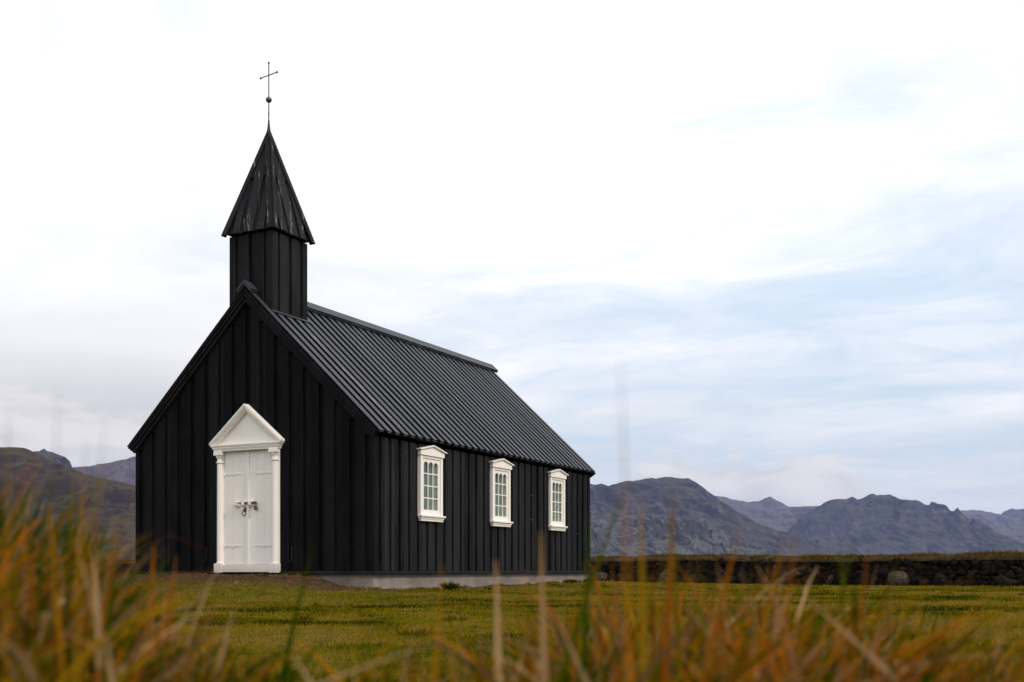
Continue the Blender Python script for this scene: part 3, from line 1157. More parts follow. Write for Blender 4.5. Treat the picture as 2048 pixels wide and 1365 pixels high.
mb.box(DX - 0.027, DX + 0.027, -0.034, -0.0125, 0.145, 2.100)
mb.build('cover_strip', M['leafwhite'], left_leaf, bevel=0.004)
# sliding bolt, brackets and padlock
zb = 1.20
mb = MB()
mb.box(DX - 0.165, DX + 0.16, -0.062, -0.040, zb - 0.017, zb + 0.017)
mb.box(DX + 0.135, DX + 0.20, -0.068, -0.036, zb - 0.022, zb + 0.024)
tag(mb.build('bolt', M['rust'], left_leaf, bevel=0.003), 'rusty iron sliding bolt across both doors')
for k, bx_ in enumerate((-0.24, -0.075, 0.075)):
    mb = MB()
    zz0 = zb
    mb.box(DX + bx_ - 0.035, DX + bx_ + 0.03, -0.080, -0.0125, zz0 + 0.019, zz0 + 0.032)
    mb.box(DX + bx_ - 0.035, DX + bx_ + 0.03, -0.080, -0.0125, zz0 - 0.034, zz0 - 0.021)
    mb.box(DX + bx_ - 0.035, DX + bx_ + 0.03, -0.080, -0.070, zz0 - 0.0205, zz0 + 0.0185)
    mb.box(DX + bx_ - 0.03, DX + bx_ + 0.05, -0.045, -0.0125, zz0 - 0.060, zz0 - 0.0345)
    mb.build('bolt_bracket', M['leafwhite'], left_leaf if bx_ < 0 else right_leaf, bevel=0.003)
mb = MB()
px_ = DX + 0.19
mb.tube([(px_ - 0.015, -0.055, zb - 0.055)] + [(px_ + 0.015 * math.cos(a), -0.055, zb + 0.005 + 0.02 * math.sin(a)) for a in np.linspace(math.pi, 0, 8)] + [(px_ + 0.015, -0.055, zb - 0.055)], 0.0045, 6)
mb.prism((px_, 0, zb - 0.09), (1, 0, 0), (0, 0, 1), (0, -1, 0),
         [(-0.026, 0.035), (-0.026, -0.022), (-0.017, -0.035), (0.017, -0.035), (0.026, -0.022), (0.026, 0.035)], 0.042, 0.068)
tag(mb.build('padlock', M['rust'], right_leaf, bevel=0.003), 'small brown padlock')
# ring handle
mb = MB()
hx, hz = DX - 0.062, 1.085
mb.lathe((hx, -0.013, hz), [(0.038, 0.0), (0.040, -0.006), (0.034, -0.014), (0.018, -0.022), (0.002, -0.026)], 14, axis='y')
ring = []
for q in range(21):
    a_ = q / 20 * 2 * math.pi
    ring.append((hx - 0.022 + 0.042 * math.sin(a_), -0.030, hz - 0.048 + 0.046 * math.cos(a_)))
mb.tube(ring, 0.0065, 8)
tag(mb.build('ring_handle', M['bronze'], left_leaf, smooth=True), 'dark bronze ring handle')
# iron hooks to hold the doors open
for hx_ in (-0.915, 0.965):
    mb = MB()
    mb.tube([(hx_, -0.012, 0.44), (hx_, -0.020, 0.42), (hx_, -0.020, 0.215), (hx_ - 0.03, -0.022, 0.205), (hx_ - 0.055, -0.024, 0.215)], 0.0045, 6)
    mb.build('door_hook', M['copper'], church)


# --- windows (built once, then copied)
def make_window(c):
    X0 = W / 2

    def bx(mb, a0, a1, p0, p1, z0, z1):       # a along wall, p proud of wall
        mb.box(X0 + p0, X0 + p1, a0, a1, z0, z1)
    mb = MB()
    # casing boards
    bx(mb, -0.368, -0.298, -0.02, 0.050, 1.005, 2.03)
    bx(mb, 0.298, 0.368, -0.02, 0.050, 1.005, 2.03)
    bx(mb, -0.2975, 0.2975, -0.02, 0.045, 1.985, 2.03)
    win = mb.build('window', M['white'], church, bevel=0.004)
    # hood: frieze, moulding and low pediment
    mb = MB()
    bx(mb, -0.392, 0.392, 0.0, 0.070, 2.031, 2.110)
    mb.prism((X0, 0, 0), (0, 1, 0), (0, 0, 1), (1, 0, 0), [(-0.392, 2.1105), (0.392, 2.1105), (0.392, 2.118), (0, 2.200), (-0.392, 2.118)], 0.0, 0.064)
    for sg in (-1, 1):
        mb.prism((X0, 0, 0), (0, 1, 0), (0, 0, 1), (1, 0, 0),
                 [(0, 2.2005), (sg * 0.437, 2.110), (sg * 0.444, 2.128), (0, 2.222)], 0.0, 0.098)
        mb.prism((X0, 0, 0), (0, 1, 0), (0, 0, 1), (1, 0, 0),
                 [(0, 2.187), (sg * 0.410, 2.1105), (sg * 0.410, 2.1135), (0, 2.200)], 0.0, 0.085)
    mb.build('hood', M['white'], win, bevel=0.003)
    mb = MB()
    bx(mb, -0.400, 0.400, 0.0, 0.095, 0.973, 1.0045)
    bx(mb, -0.380, 0.380, 0.0, 0.070, 0.937, 0.9725)
    bx(mb, -0.366, 0.366, 0.0, 0.058, 0.900, 0.9365)
    mb.build('sill', M['white'], win, bevel=0.005)
    # sash with muntins
    mb = MB()
    go, gz0, gz1 = 0.236, 1.100, 1.928
    f0, f1 = 0.004, 0.028
    bx(mb, -0.2970, -go, f0, f1, 1.0055, 1.984)
    bx(mb, go, 0.2970, f0, f1, 1.0055, 1.984)
    bx(mb, -go + 0.0003, go - 0.0003, f0, f1, 1.0055, gz0)
    mw = 0.017
    pw = (2 * go - 2 * mw * 1.0) / 3
    ph = (gz1 - gz0 - 3 * mw) / 4
    for k in (1, 2):
        a = -go + k * pw + (k - 1) * mw
        bx(mb, a, a + mw, f0 + 0.004, f1 - 0.008, gz0 + 0.0003, gz1 + 0.02)
    for k in (1, 2, 3):
        z = gz0 + k * ph + (k - 1) * mw
        bx(mb, -go + 0.0003, go - 0.0003, f0 + 0.005, f1 - 0.009, z, z + mw)
    # arched head over the top row of panes
    top = 1.9838
    for k in range(3):
        a = -go + k * (pw + mw)
        pts = [(a - (0 if k == 0 else mw / 2), top), (a - (0 if k == 0 else mw / 2), gz1 - 0.055), (a, gz1 - 0.055)]
        for q in range(1, 12):
            th = math.pi - math.pi * q / 12
            pts.append((a + pw / 2 + pw / 2 * math.cos(th), gz1 - 0.055 + 0.055 * math.sin(th)))
        pts += [(a + pw, gz1 - 0.055), (a + pw + (0 if k == 2 else mw / 2), gz1 - 0.055), (a + pw + (0 if k == 2 else mw / 2), top)]
        # build as quads from the curve up to the top rail
        cur = pts[1:-1]
        for (p, q) in zip(cur[:-1], cur[1:]):
            if abs(p[0] - q[0]) < 1e-6:
                continue
            mb.prism((X0, 0, 0), (0, 1, 0), (0, 0, 1), (1, 0, 0), [p, q, (q[0], top), (p[0], top)], f0, f1)
    # little casement hinges
    sash = mb.build('sash', M['white'], win)
    for z in (1.13, 1.86):
        mb = MB()
        mb.box(X0 + 0.0285, X0 + 0.036, 0.262, 0.273, z - 0.025, z + 0.025)
        mb.build('hinge', M['white'], win)
    mb = MB()
    bx(mb, -go - 0.01, go + 0.01, 0.0, 0.0035, gz0 - 0.01, gz1 + 0.01)
    mb.build('pane', M['glass'], win)
    # deep green-painted reveal and dark room behind
    mb = MB()
    d_ = 0.245
    bx(mb, -0.2965, -0.238, -d_, -0.0055, 1.03, 1.975)
    bx(mb, 0.238, 0.2965, -d_, -0.0055, 1.03, 1.975)
    bx(mb, -0.2375, 0.2375, -d_, -0.0055, 1.03, 1.098)
    bx(mb, -0.2375, 0.2375, -d_, -0.0055, 1.935, 1.975)
    mb.build('reveal', M['green'], win)
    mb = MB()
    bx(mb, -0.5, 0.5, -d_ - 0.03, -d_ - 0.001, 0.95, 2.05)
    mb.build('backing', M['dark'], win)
    return win


wn = make_window(0)
kids = list(wn.children)
wn.location.y = WINS[0]
wn['label'] = 'white window nearest the front corner'
for c_, lb in ((WINS[1], 'middle white window of the side wall'), (WINS[2], 'white window farthest along the side wall')):
    w2 = wn.copy()
    col.objects.link(w2)
    w2.location.y = c_
    w2['label'] = lb
    for k_ in kids:
        k2 = k_.copy()
        col.objects.link(k2)
        k2.parent = w2

# ------------------------------------------------------------------ boundary wall
m, t, bs = new_mat('lava_stone')
oc = ocoord(t)
at = t.n('ShaderNodeAttribute', attribute_name='tone')
n_ = t.noise(oc, 9.0, 6.0, 0.7)
n3 = t.noise(oc, 40.0, 4.0, 0.7)
c = t.ramp(at.outputs['Fac'], [(0.0, (0.005, 0.004, 0.003)), (0.5, (0.012, 0.008, 0.005)), (0.8, (0.021, 0.012, 0.007)), (1.0, (0.042, 0.029, 0.020))])
c = t.mix(t.m('MULTIPLY', t.ss(n_, 0.50, 0.66), 0.8), c, (0.006, 0.005, 0.004))
li = t.m('MULTIPLY', t.ss(t.m('ADD', n3, t.m('MULTIPLY', at.outputs['Fac'], 0.16)), 0.70, 0.78), 0.75)
c = t.mix(li, c, (0.33, 0.27, 0.21))
c = t.mix(t.ss(t.noise(oc, 2.1, 3.0), 0.58, 0.7, 0.0, 0.5), c, (0.028, 0.030, 0.010))
t.put(bs.inputs['Base Color'], c)
bs.inputs['Roughness'].default_value = 0.95
bs.inputs['Specular IOR Level'].default_value = 0.1
bump(t, bs, t.m('ADD', n_, n3), 0.9, 0.03)
M['stone'] = m

WA = Vector((26.0, 57.0 - (26 + 19) * (57.0 - 31.6) / 33.1, 0))
WB = Vector((-48.0, 57.0 - (-48 + 19) * (57.0 - 31.6) / 33.1, 0))
wd_ = (WB - WA)
WL = wd_.length
wt = wd_.normalized()
wn_ = Vector((wt.y, -wt.x, 0))
if wn_.y > 0:
    wn_ = -wn_                                  # faces the camera
bwall = bpy.data.objects.new('stone_wall', None)
col.objects.link(bwall)
bwall.location = WA
bwall.rotation_euler.z = math.atan2(wt.y, wt.x)
# local: x along the wall, -/+y faces; find sign of camera side
Rm = Matrix.Rotation(bwall.rotation_euler.z, 3, 'Z')
ysg = 1 if (Rm @ Vector((0, 1, 0))).dot(wn_) > 0 else -1
tag(bwall, 'long low dry-stone lava wall topped with turf behind the lawn', 'wall')
WH = 0.80


def wall_ground(s):
    x = WA.x + wt.x * s + wn_.x * 0.3
    y = WA.y + wt.y * s + wn_.y * 0.3
    return ground_h(x, y)


bm = bmesh.new()
bmesh.ops.create_icosphere(bm, subdivisions=2, radius=1.0)
ico_v = np.array([v.co[:] for v in bm.verts])
ico_f = np.array([[v.index for v in f.verts] for f in bm.faces])
bm.free()
rg = np.random.default_rng(21)
SV, SF, ST, off = [], [], [], 0
for side_ in (1, -1):
    z = 0.0
    while z < WH - 0.20:
        big = z < 0.05
        rowh = rg.uniform(0.13, 0.20) if not big else 0.24
        s = rg.uniform(0, 0.2)
        while s < WL:
            wdt = rg.uniform(0.12, 0.36) * (1.25 if big else 1.0)
            hgt = rowh * rg.uniform(0.7, 1.5)
            if big and rg.random() < 0.04:
                wdt, hgt = 0.62, 0.42
            dpt = rg.uniform(0.10, 0.17)
            v = ico_v.copy()
            v = np.sign(v) * np.abs(v) ** 0.68                       # squarish boulder
            v += (np.stack([vnoise(ico_v[:, 0] * 1.6 + k * 9 + s, ico_v[:, 1] * 1.6 + ico_v[:, 2] * 1.3 + z * 7, 5 + k) for k in range(3)], -1) - 0.5) * 0.65
            v *= np.array([wdt * 0.54, dpt, hgt * 0.56])
            a = rg.normal(0, 0.4)
            v = np.stack([v[:, 0] * math.cos(a) - v[:, 2] * math.sin(a), v[:, 1], v[:, 0] * math.sin(a) + v[:, 2] * math.cos(a)], -1)
            gz = float(wall_ground(s + wdt / 2))
            batter = 0.30 - 0.10 * z
            v += np.array([s + wdt / 2, side_ * ysg * (batter - dpt * 0.25 + rg.normal(0, 0.02)), gz + z + hgt * 0.45 + rg.normal(0, 0.02)])
            SV.append(v); SF.append(ico_f + off); off += len(v)
            tn = rg.beta(1.6, 2.6)
            if wdt > 0.6:
                tn = 1.0
            ST.append(np.full(len(v), tn))
            s += wdt * 0.97
        z += rowh * 0.86
for s_, w_, h_, tn in ((float((Vector((11.6, 0, 0)) - WA).x / wt.x), 0.60, 0.42, 1.0), (float((Vector((3.35, 0, 0)) - WA).x / wt.x), 0.60, 0.40, 0.95),
                       (float((Vector((12.6, 0, 0)) - WA).x / wt.x), 0.36, 0.38, 0.55), (float((Vector((13.9, 0, 0)) - WA).x / wt.x), 0.40, 0.30, 0.5)):
    v = np.sign(ico_v) * np.abs(ico_v) ** 0.75
    v += (np.stack([vnoise(ico_v[:, 0] * 1.3 + k * 9 + s_, ico_v[:, 1] + ico_v[:, 2] * 1.3, 15 + k) for k in range(3)], -1) - 0.5) * 0.6
    v = v * np.array([w_ * 0.55, 0.2, h_ * 0.55]) + np.array([s_, ysg * 0.31, float(wall_ground(s_)) + h_ * 0.42])
    SV.append(v); SF.append(ico_f + off); off += len(v)
    ST.append(np.full(len(v), tn))
st = npmesh('stonework', np.concatenate(SV), np.concatenate(SF), M['stone'], np.concatenate(ST), parent=bwall)
mb = MB()
seg = 60
for i in range(seg):
    a, b = WL * i / seg, WL * (i + 1) / seg
    g0 = float(wall_ground((a + b) / 2))
    mb.box(a, b, -0.24, 0.24, g0 - 0.2, g0 + WH - 0.05 + 0.01 * math.sin(i))
mb.build('rubble_core', M['stone'], bwall)
# turf cap
m, t, bs = new_mat('turf_cap')
oc = ocoord(t)
c = t.mix(t.ss(t.noise(oc, 3.0, 5.0, 0.7), 0.35, 0.65), (0.030, 0.016, 0.006), (0.075, 0.050, 0.012))
t.put(bs.inputs['Base Color'], c)
bs.inputs['Roughness'].default_value = 1.0
bump(t, bs, t.noise(oc, 22.0, 5.0, 0.7), 1.0, 0.05)
ns = 900
ss_ = np.linspace(0, WL, ns)
prof = [(-0.36, -0.07), (-0.37, 0.0), (-0.30, 0.055), (-0.1, 0.09), (0.1, 0.09), (0.30, 0.055), (0.37, 0.0), (0.36, -0.07)]
V = []
for (py, pz) in prof:
    top = wall_ground(ss_) + WH + 0.06 * (fbm(ss_ * 0.25, 0 * ss_, 3, 2) - 0.5)
    jy = (fbm(ss_ * 2.2, 0 * ss_ + py * 3, 3, 4) - 0.5) * 0.10
    V.append(np.stack([ss_, py + jy * (1 if py > 0 else -1), top + pz + (fbm(ss_ * 3, 0 * ss_ + pz * 9, 3, 8) - 0.5) * 0.06], -1))
V = np.stack(V, 1).reshape(-1, 3)
k = len(prof)
ii = np.arange(ns - 1)[:, None] * k + np.arange(k - 1)[None, :]
Q = np.stack([ii, ii + 1, ii + k + 1, ii + k], -1).reshape(-1, 4)
npmesh('turf_cap', V, Q, m, parent=bwall, smooth=True)
M['capgrass'] = grass_mat('cap_grass', [(0.0, (0.035, 0.024, 0.004)), (0.4, (0.085, 0.056, 0.006)), (0.7, (0.145, 0.088, 0.010)), (1.0, (0.11, 0.042, 0.010))])
n = 70000
s = WL * rg.random(n) ** 1.0
yy = rg.uniform(-0.38, 0.38, n)
top = wall_ground(s) + WH + 0.06 * (fbm(s * 0.25, 0 * s, 3, 2) - 0.5) + 0.085 * (1 - (np.abs(yy) / 0.38) ** 3)
hgt = rg.uniform(0.04, 0.17, n) * (0.3 + 1.2 * fbm(s * 1.2, yy, 3, 3))
V, Q, tt = blades(np.stack([s, yy, top - 0.02], -1), hgt, rg.uniform(0.008, 0.02, n), rg.uniform(0, 0.9, n),
                  np.where(yy > 0, 1.57, -1.57) + rg.normal(0, 0.7, n), rg.uniform(0.2, 1.6, n),
                  np.clip(rg.normal(0.5, 0.25, n), 0, 1), seg=3, flip=rg.normal(0, 0.5, n))
gc = npmesh('cap_grass', V, Q, M['capgrass'], tt, parent=bwall)
gc['kind'] = 'stuff'


# ------------------------------------------------------------------ mountains
def rock_mat(name, lo, hi, green, scree, scl=1.0):
    m, t, bs = new_mat(name)
    geo = t.n('ShaderNodeNewGeometry')
    oc = t.vm('SCALE', ocoord(t))
    oc.node.inputs[3].default_value = 0.001 / scl
    nz = t.sep(geo.outputs['Normal'])[2]
    n1 = t.noise(oc, 3.0, 8.0, 0.62, 0.4)
    n2 = t.noise(oc, 16.0, 8.0, 0.7, 0.6)
    o3 = t.sep(oc)
    strata = t.noise(t.comb(t.m('MULTIPLY', o3[0], 0.7), t.m('MULTIPLY', o3[1], 0.7),
                            t.m('ADD', t.m('MULTIPLY', o3[2], 60.0), t.m('MULTIPLY', n1, 3.0))), 1.0, 4.0, 0.6)
    c = t.mix(t.ss(n2, 0.33, 0.67), lo, hi)
    c = t.mix(t.m('MULTIPLY', t.ss(strata, 0.52, 0.66), 0.45), c, tuple(x * 0.45 for x in lo))
    gm = t.m('MULTIPLY', t.ss(t.m('ADD', nz, t.m('MULTIPLY', t.m('SUBTRACT', n2, 0.5), 0.5)), 0.80, 0.96), 0.85)
    c = t.mix(gm, c, green)
    # pale scree chutes running downhill
    ch_ = t.noise(t.comb(t.m('MULTIPLY', o3[0], 34.0), t.m('MULTIPLY', o3[1], 9.0), t.m('MULTIPLY', n1, 6.0)), 1.0, 5.0, 0.65)
    c = t.mix(t.m('MULTIPLY', t.ss(ch_, 0.53, 0.68), 0.6), c, scree)
    t.put(bs.inputs['Base Color'], c)
    bs.inputs['Roughness'].default_value = 1.0
    bs.inputs['Specular IOR Level'].default_value = 0.0
    bump(t, bs, t.m('ADD', n2, t.m('MULTIPLY', strata, 0.5)), 1.0, 12.0 * scl)
    return m


M['rockA'] = rock_mat('mountain_scree', (0.019, 0.018, 0.028), (0.047, 0.041, 0.051), (0.055, 0.052, 0.043), (0.125, 0.104, 0.100))
M['rockB'] = rock_mat('mountain_far', (0.042, 0.034, 0.044), (0.090, 0.070, 0.078), (0.088, 0.076, 0.066), (0.150, 0.118, 0.098))
M['rockC'] = rock_mat('mountain_near', (0.024, 0.017, 0.015), (0.052, 0.035, 0.028), (0.055, 0.046, 0.022), (0.075, 0.055, 0.042), 0.5)
M['rockD'] = rock_mat('mountain_foot', (0.026, 0.025, 0.032), (0.048, 0.045, 0.050), (0.084, 0.088, 0.078), (0.125, 0.124, 0.112), 0.5)


def mountain(name, label, D, prof, mat, seed, front=1.0, back=0.8, gul=0.30, gscale=1.0, jag=1.0, terr=0.0, ny_=170, nx_=460, power=1.25):
    """prof: skyline as (pixel column, pixel row), turned into metres at distance D"""
    px = np.array([p[0] for p in prof], float)
    hz = (HZ - np.array([p[1] for p in prof], float)) / F * D + CAMZ
    xw = (px - 1024) / F * D
    xs = np.linspace(xw[0], xw[-1], nx_)
    Hh = np.interp(xs, xw, hz)
    Hm = Hh.max()
    ridged = 1 - np.abs(2 * fbm(xs / (Hm * 0.20), xs * 0, 5, seed) - 1)
    Hh = Hh + jag * Hm * 0.036 * (ridged - 0.72) * np.clip(Hh / Hm, 0, 1)
    fw, bw = Hm * 2.3 * front, Hm * 2.0 * back
    u = np.concatenate([np.linspace(-1, 0, int(ny_ * 0.78)) * 1.0, np.linspace(0, 1, int(ny_ * 0.22))[1:]])
    sy = np.where(u < 0, u * fw, u * bw)
    XX, SY = np.meshgrid(xs, sy)
    U = np.meshgrid(xs, u)[1]
    HH = np.meshgrid(Hh, u)[0]
    # the line of the ridge wanders towards and away from the viewer
    wand = (fbm(xs / (Hm * 1.6), xs * 0, 3, seed + 3) - 0.5) * fw * 0.8
    YY = D + SY + wand[None, :]
    rs = 1 + wand / D * 1.0
    XX = XX * rs[None, :]
    HH = HH * rs[None, :]
    tt_ = np.abs(U)
    sh_ = (1 - tt_) ** power
    warp = (fbm(XX / (Hm * 0.9), YY / (Hm * 0.9), 3, seed + 9) - 0.5) * Hm * 0.9
    gl_ = 1 - np.abs(2 * fbm((XX + warp) / (Hm * 0.42 * gscale), YY / (Hm * 1.5 * gscale), 5, seed + 5, 0.55) - 1)
    lump = fbm(XX / (Hm * 1.3), YY / (Hm * 1.3), 4, seed + 13) - 0.5
    env = np.clip(tt_ * 5, 0, 1) * (1 - tt_)
    chute = 1 - np.abs(2 * fbm((XX + warp * 0.7) / (Hm * 0.17 * gscale), YY / (Hm * 2.2), 4, seed + 41, 0.5) - 1)
    Z = HH * sh_ + Hm * 0.065 * (chute - 0.7) * np.clip(tt_ * 6, 0, 1) + Hm * gul * (gl_ - 0.68) * env + Hm * 0.42 * lump * env
    fine = fbm(XX / (Hm * 0.10), YY / (Hm * 0.13), 4, seed + 23) - 0.5
    Z += fine * Hm * 0.035 * np.clip(tt_ * 8, 0.0, 1)
    if terr > 0:
        step = Hm * 0.105
        q = Z / step
        fr_ = q - np.floor(q)
        Zt = (np.floor(q) + sstep(fr_, 0.15, 0.75)) * step
        Z = Z * (1 - terr) + Zt * terr
    # never stand above the skyline it was measured from
    lim = (Hh[None, :] - CAMZ) * (YY / (D + wand[None, :])) + CAMZ
    Z = np.where(tt_ > 0.001, np.minimum(Z, lim - Hm * 0.004 + 0 * Z), Z)
    edge = sstep(tt_, 0.9, 1.0)
    Z = Z * (1 - edge) - 8 * edge
    nxx, nyy = len(xs), len(u)
    idx = np.arange(nxx * nyy).reshape(nyy, nxx)
    Q = np.stack([idx[:-1, :-1], idx[:-1, 1:], idx[1:, 1:], idx[1:, :-1]], -1).reshape(-1, 4)
    o = npmesh(name, np.stack([XX, YY, Z], -1).reshape(-1, 3), Q, mat, smooth=True)
    tag(o, label, kind='structure')
    return o


mountain('mountain', 'broad flat-topped purple mountain right of the church', 4200,
         [(700, 1130), (850, 1060), (1000, 1010), (1100, 975), (1180, 967), (1215, 974), (1250, 964), (1262, 962), (1288, 960), (1300, 957), (1330, 954), (1352, 955), (1376, 955),
          (1388, 963), (1405, 975), (1425, 990), (1450, 1008), (1490, 1032), (1540, 1062), (1590, 1090), (1640, 1115), (1690, 1132)],
         M['rockA'], 11, front=1.5, gul=0.42, terr=0.06)
mountain('mountain', 'dark grooved foothill below the flat-topped mountain', 2900,
         [(900, 1040), (1050, 1022), (1180, 1016), (1225, 1040), (1262, 1032), (1290, 1028), (1345, 1038), (1400, 1040), (1430, 1052), (1470, 1078), (1520, 1105), (1560, 1122), (1600, 1132)],
         M['rockD'], 29, front=1.3, gul=0.42, gscale=0.8, terr=0.1)
mountain('mountain', 'distant layered plateau with a small knob between the peaks', 8200,
         [(1300, 1010), (1400, 996), (1430, 993), (1448, 994), (1462, 1000), (1500, 1004), (1518, 1003), (1532, 998), (1541, 996), (1550, 999), (1560, 1006), (1580, 1012), (1610, 1014),
          (1640, 1013), (1680, 1008), (1760, 1006), (1850, 1012), (1950, 1050)],
         M['rockB'], 37, front=2.2, gul=0.34, terr=0.35)
mountain('mountain', 'jagged peak with a rock tooth on its right shoulder', 5600,
         [(1480, 1120), (1560, 1080), (1600, 1035), (1635, 1014), (1650, 1006), (1665, 1000), (1690, 998), (1706, 995), (1716, 999), (1730, 995), (1746, 988), (1757, 989), (1780, 988),
          (1790, 994), (1810, 1001), (1832, 1001), (1845, 1007), (1853, 1012), (1858, 1011), (1864, 1007), (1868, 1014), (1875, 1022), (1900, 1040), (1930, 1062), (1970, 1088), (2010, 1110), (2060, 1130)],
         M['rockA'], 53, front=1.5, gul=0.42, terr=0.06)
mountain('mountain', 'smooth far ridge at the right edge', 9500,
         [(1700, 1050), (1800, 1030), (1870, 1022), (1895, 1025), (1930, 1021), (1960, 1022), (1985, 1027), (2002, 1029), (2012, 1022), (2025, 1016), (2034, 1019), (2048, 1017), (2100, 1008), (2200, 1015), (2400, 1060)],
         M['rockB'], 61, front=2.2, gul=0.32, terr=0.2)
mountain('mountain', 'dark brown hillside at the left edge behind the tall grass', 1700,
         [(-700, 1000), (-400, 900), (-150, 885), (-40, 888), (0, 893), (30, 896), (52, 900), (80, 912), (110, 926), (140, 938), (200, 958), (270, 972), (340, 990), (450, 1030), (600, 1090), (720, 1128)],
         M['rockC'], 71, front=1.5, gul=0.32, terr=0.1)
mountain('mountain', 'craggy knob on the skyline behind the left hillside', 2900,
         [(-250, 950), (-50, 935), (20, 920), (60, 909), (74, 908), (80, 902), (88, 899), (94, 904), (106, 905), (120, 912), (131, 917), (134, 928), (150, 940), (200, 962), (300, 1000), (420, 1060)],
         M['rockA'], 83, front=1.3, gul=0.35, terr=0.2, jag=0.8)
mountain('mountain', 'rounded purple ridge just left of the church wall', 4300,
         [(-100, 1000), (60, 955), (140, 938), (180, 934), (205, 928), (228, 923), (250, 919), (272, 914), (330, 905), (420, 900), (560, 930), (700, 990), (850, 1070)],
         M['rockB'], 97, front=1.5, gul=0.45, terr=0.15)

# ------------------------------------------------------------------ foreground tall grass (close to the lens)
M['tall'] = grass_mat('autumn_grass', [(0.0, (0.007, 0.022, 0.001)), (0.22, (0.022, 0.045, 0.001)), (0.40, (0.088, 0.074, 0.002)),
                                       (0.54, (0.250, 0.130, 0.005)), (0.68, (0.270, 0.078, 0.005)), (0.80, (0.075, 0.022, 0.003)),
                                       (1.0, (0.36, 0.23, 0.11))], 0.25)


def px_ground(px, D):
    return (px - 1024) / F * D


def patch(n, prof, d0, d1, seed, tone0, tspread, wmin, wmax, bent=0.0, mixk=1.0):
    """clumps of blades; prof gives how high (pixel row of the tips) the sward reaches at each pixel column"""
    rg = np.random.default_rng(seed)
    nc = max(1, n // 14)
    cpx = rg.uniform(prof[0][0], prof[-1][0], nc)
    cD = rg.uniform(d0, d1, nc)
    ci = rg.integers(0, nc, n)
    D = cD[ci] + rg.normal(0, 0.05, n)
    px = cpx[ci] + rg.normal(0, 13, n)
    D = np.clip(D, 0.55, 3.0)
    tip = np.interp(px, [p[0] for p in prof], [p[1] for p in prof])
    tip = tip + (rg.beta(1.2, 2.2, nc) * 120)[ci] * (1365 - tip) / 300.0
    x = px_ground(px, D)
    zt = CAMZ - (tip - HZ) / F * D
    g_ = ground_h(x, D)
    curl = np.abs(rg.normal(0.35 + bent * 1.1, 0.45 + 0.3 * bent, n))
    ln = (zt - g_) * (1 - rg.beta(1.3, 2.4, n) * 0.80) * (1.05 + 0.32 * np.clip(curl - 0.6, 0, 1.3))
    keep = ln > 0.03
    x, D, g_, ln, ci, curl = x[keep], D[keep], g_[keep], ln[keep], ci[keep], curl[keep]
    n = len(x)
    cl = rg.normal(0, 1, nc)[ci]
    place = fbm(x * 5.0 + seed, D * 2.2, 3, 77) - 0.5
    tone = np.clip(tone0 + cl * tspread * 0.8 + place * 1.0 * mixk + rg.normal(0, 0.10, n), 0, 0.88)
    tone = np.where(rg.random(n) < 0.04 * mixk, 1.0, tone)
    ld = rg.normal(0.25, 1.4, n)
    V, Q, tt = blades(np.stack([x, D, g_ - 0.01], -1), ln, rg.uniform(wmin, wmax, n), np.abs(rg.normal(0.04, 0.13 + 0.15 * bent, n)), ld,
                      curl, tone, seg=8, flip=rg.normal(0, 0.6, n))
    return V, Q, tt


LEFT = [(-300, 880), (0, 900), (60, 945), (110, 950), (150, 985), (180, 1035), (215, 1110), (250, 1165), (290, 1140), (325, 1170), (355, 1245), (430, 1290), (520, 1290), (620, 1300), (760, 1315)]
RIGHT = [(900, 1310), (1000, 1260), (1080, 1195), (1180, 1160), (1260, 1140), (1330, 1135), (1420, 1160), (1500, 1140), (1600, 1150), (1700, 1150), (1780, 1185), (1850, 1250), (1950, 1290), (2300, 1280)]


def sh(p, dy):
    return [(a, b + dy) for a, b in p]


parts_ = [
    # left mass: understorey in a dark green that paints shade into the gaps, then rust and straw coloured blades over it
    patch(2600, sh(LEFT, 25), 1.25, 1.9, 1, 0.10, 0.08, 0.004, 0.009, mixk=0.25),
    patch(800, sh(LEFT, -45), 0.95, 1.5, 21, 0.42, 0.20, 0.003, 0.006),
    patch(1000, sh(LEFT, 35), 0.90, 1.3, 11, 0.60, 0.16, 0.004, 0.008, bent=0.55),
    patch(650, sh(LEFT, 140), 0.80, 1.1, 2, 0.60, 0.20, 0.005, 0.009, bent=1.0),
    patch(700, sh(LEFT, 130), 0.85, 1.3, 22, 0.12, 0.08, 0.004, 0.009, bent=0.5, mixk=0.3),
    patch(260, [(-260, 1240), (200, 1250), (420, 1290), (700, 1340)], 0.7, 0.95, 12, 0.50, 0.2, 0.004, 0.009, bent=1.3),
    # low fringe in the middle
    patch(500, [(380, 1290), (560, 1310), (660, 1320), (760, 1310), (860, 1290), (960, 1260), (1040, 1220)], 1.0, 1.7, 3, 0.24, 0.12, 0.003, 0.007, bent=0.3, mixk=0.3),
    patch(600, [(380, 1220), (560, 1250), (660, 1260), (760, 1250), (860, 1230), (960, 1215), (1040, 1200)], 0.8, 1.3, 23, 0.50, 0.18, 0.004, 0.008, bent=0.5),
    # right mass, its dark blades painting the shaded gaps too
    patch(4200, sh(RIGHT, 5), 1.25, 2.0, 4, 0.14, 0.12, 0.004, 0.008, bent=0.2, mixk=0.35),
    patch(1500, sh(RIGHT, -60), 0.95, 1.5, 24, 0.52, 0.20, 0.003, 0.006, bent=0.2),
    patch(2100, sh(RIGHT, -15), 0.90, 1.3, 13, 0.62, 0.17, 0.004, 0.008, bent=0.8),
    patch(800, sh(RIGHT, 45), 0.75, 1.05, 5, 0.56, 0.20, 0.004, 0.009, bent=1.1),
    patch(900, sh(RIGHT, 60), 0.85, 1.2, 25, 0.10, 0.10, 0.004, 0.009, bent=0.5, mixk=0.3),
]
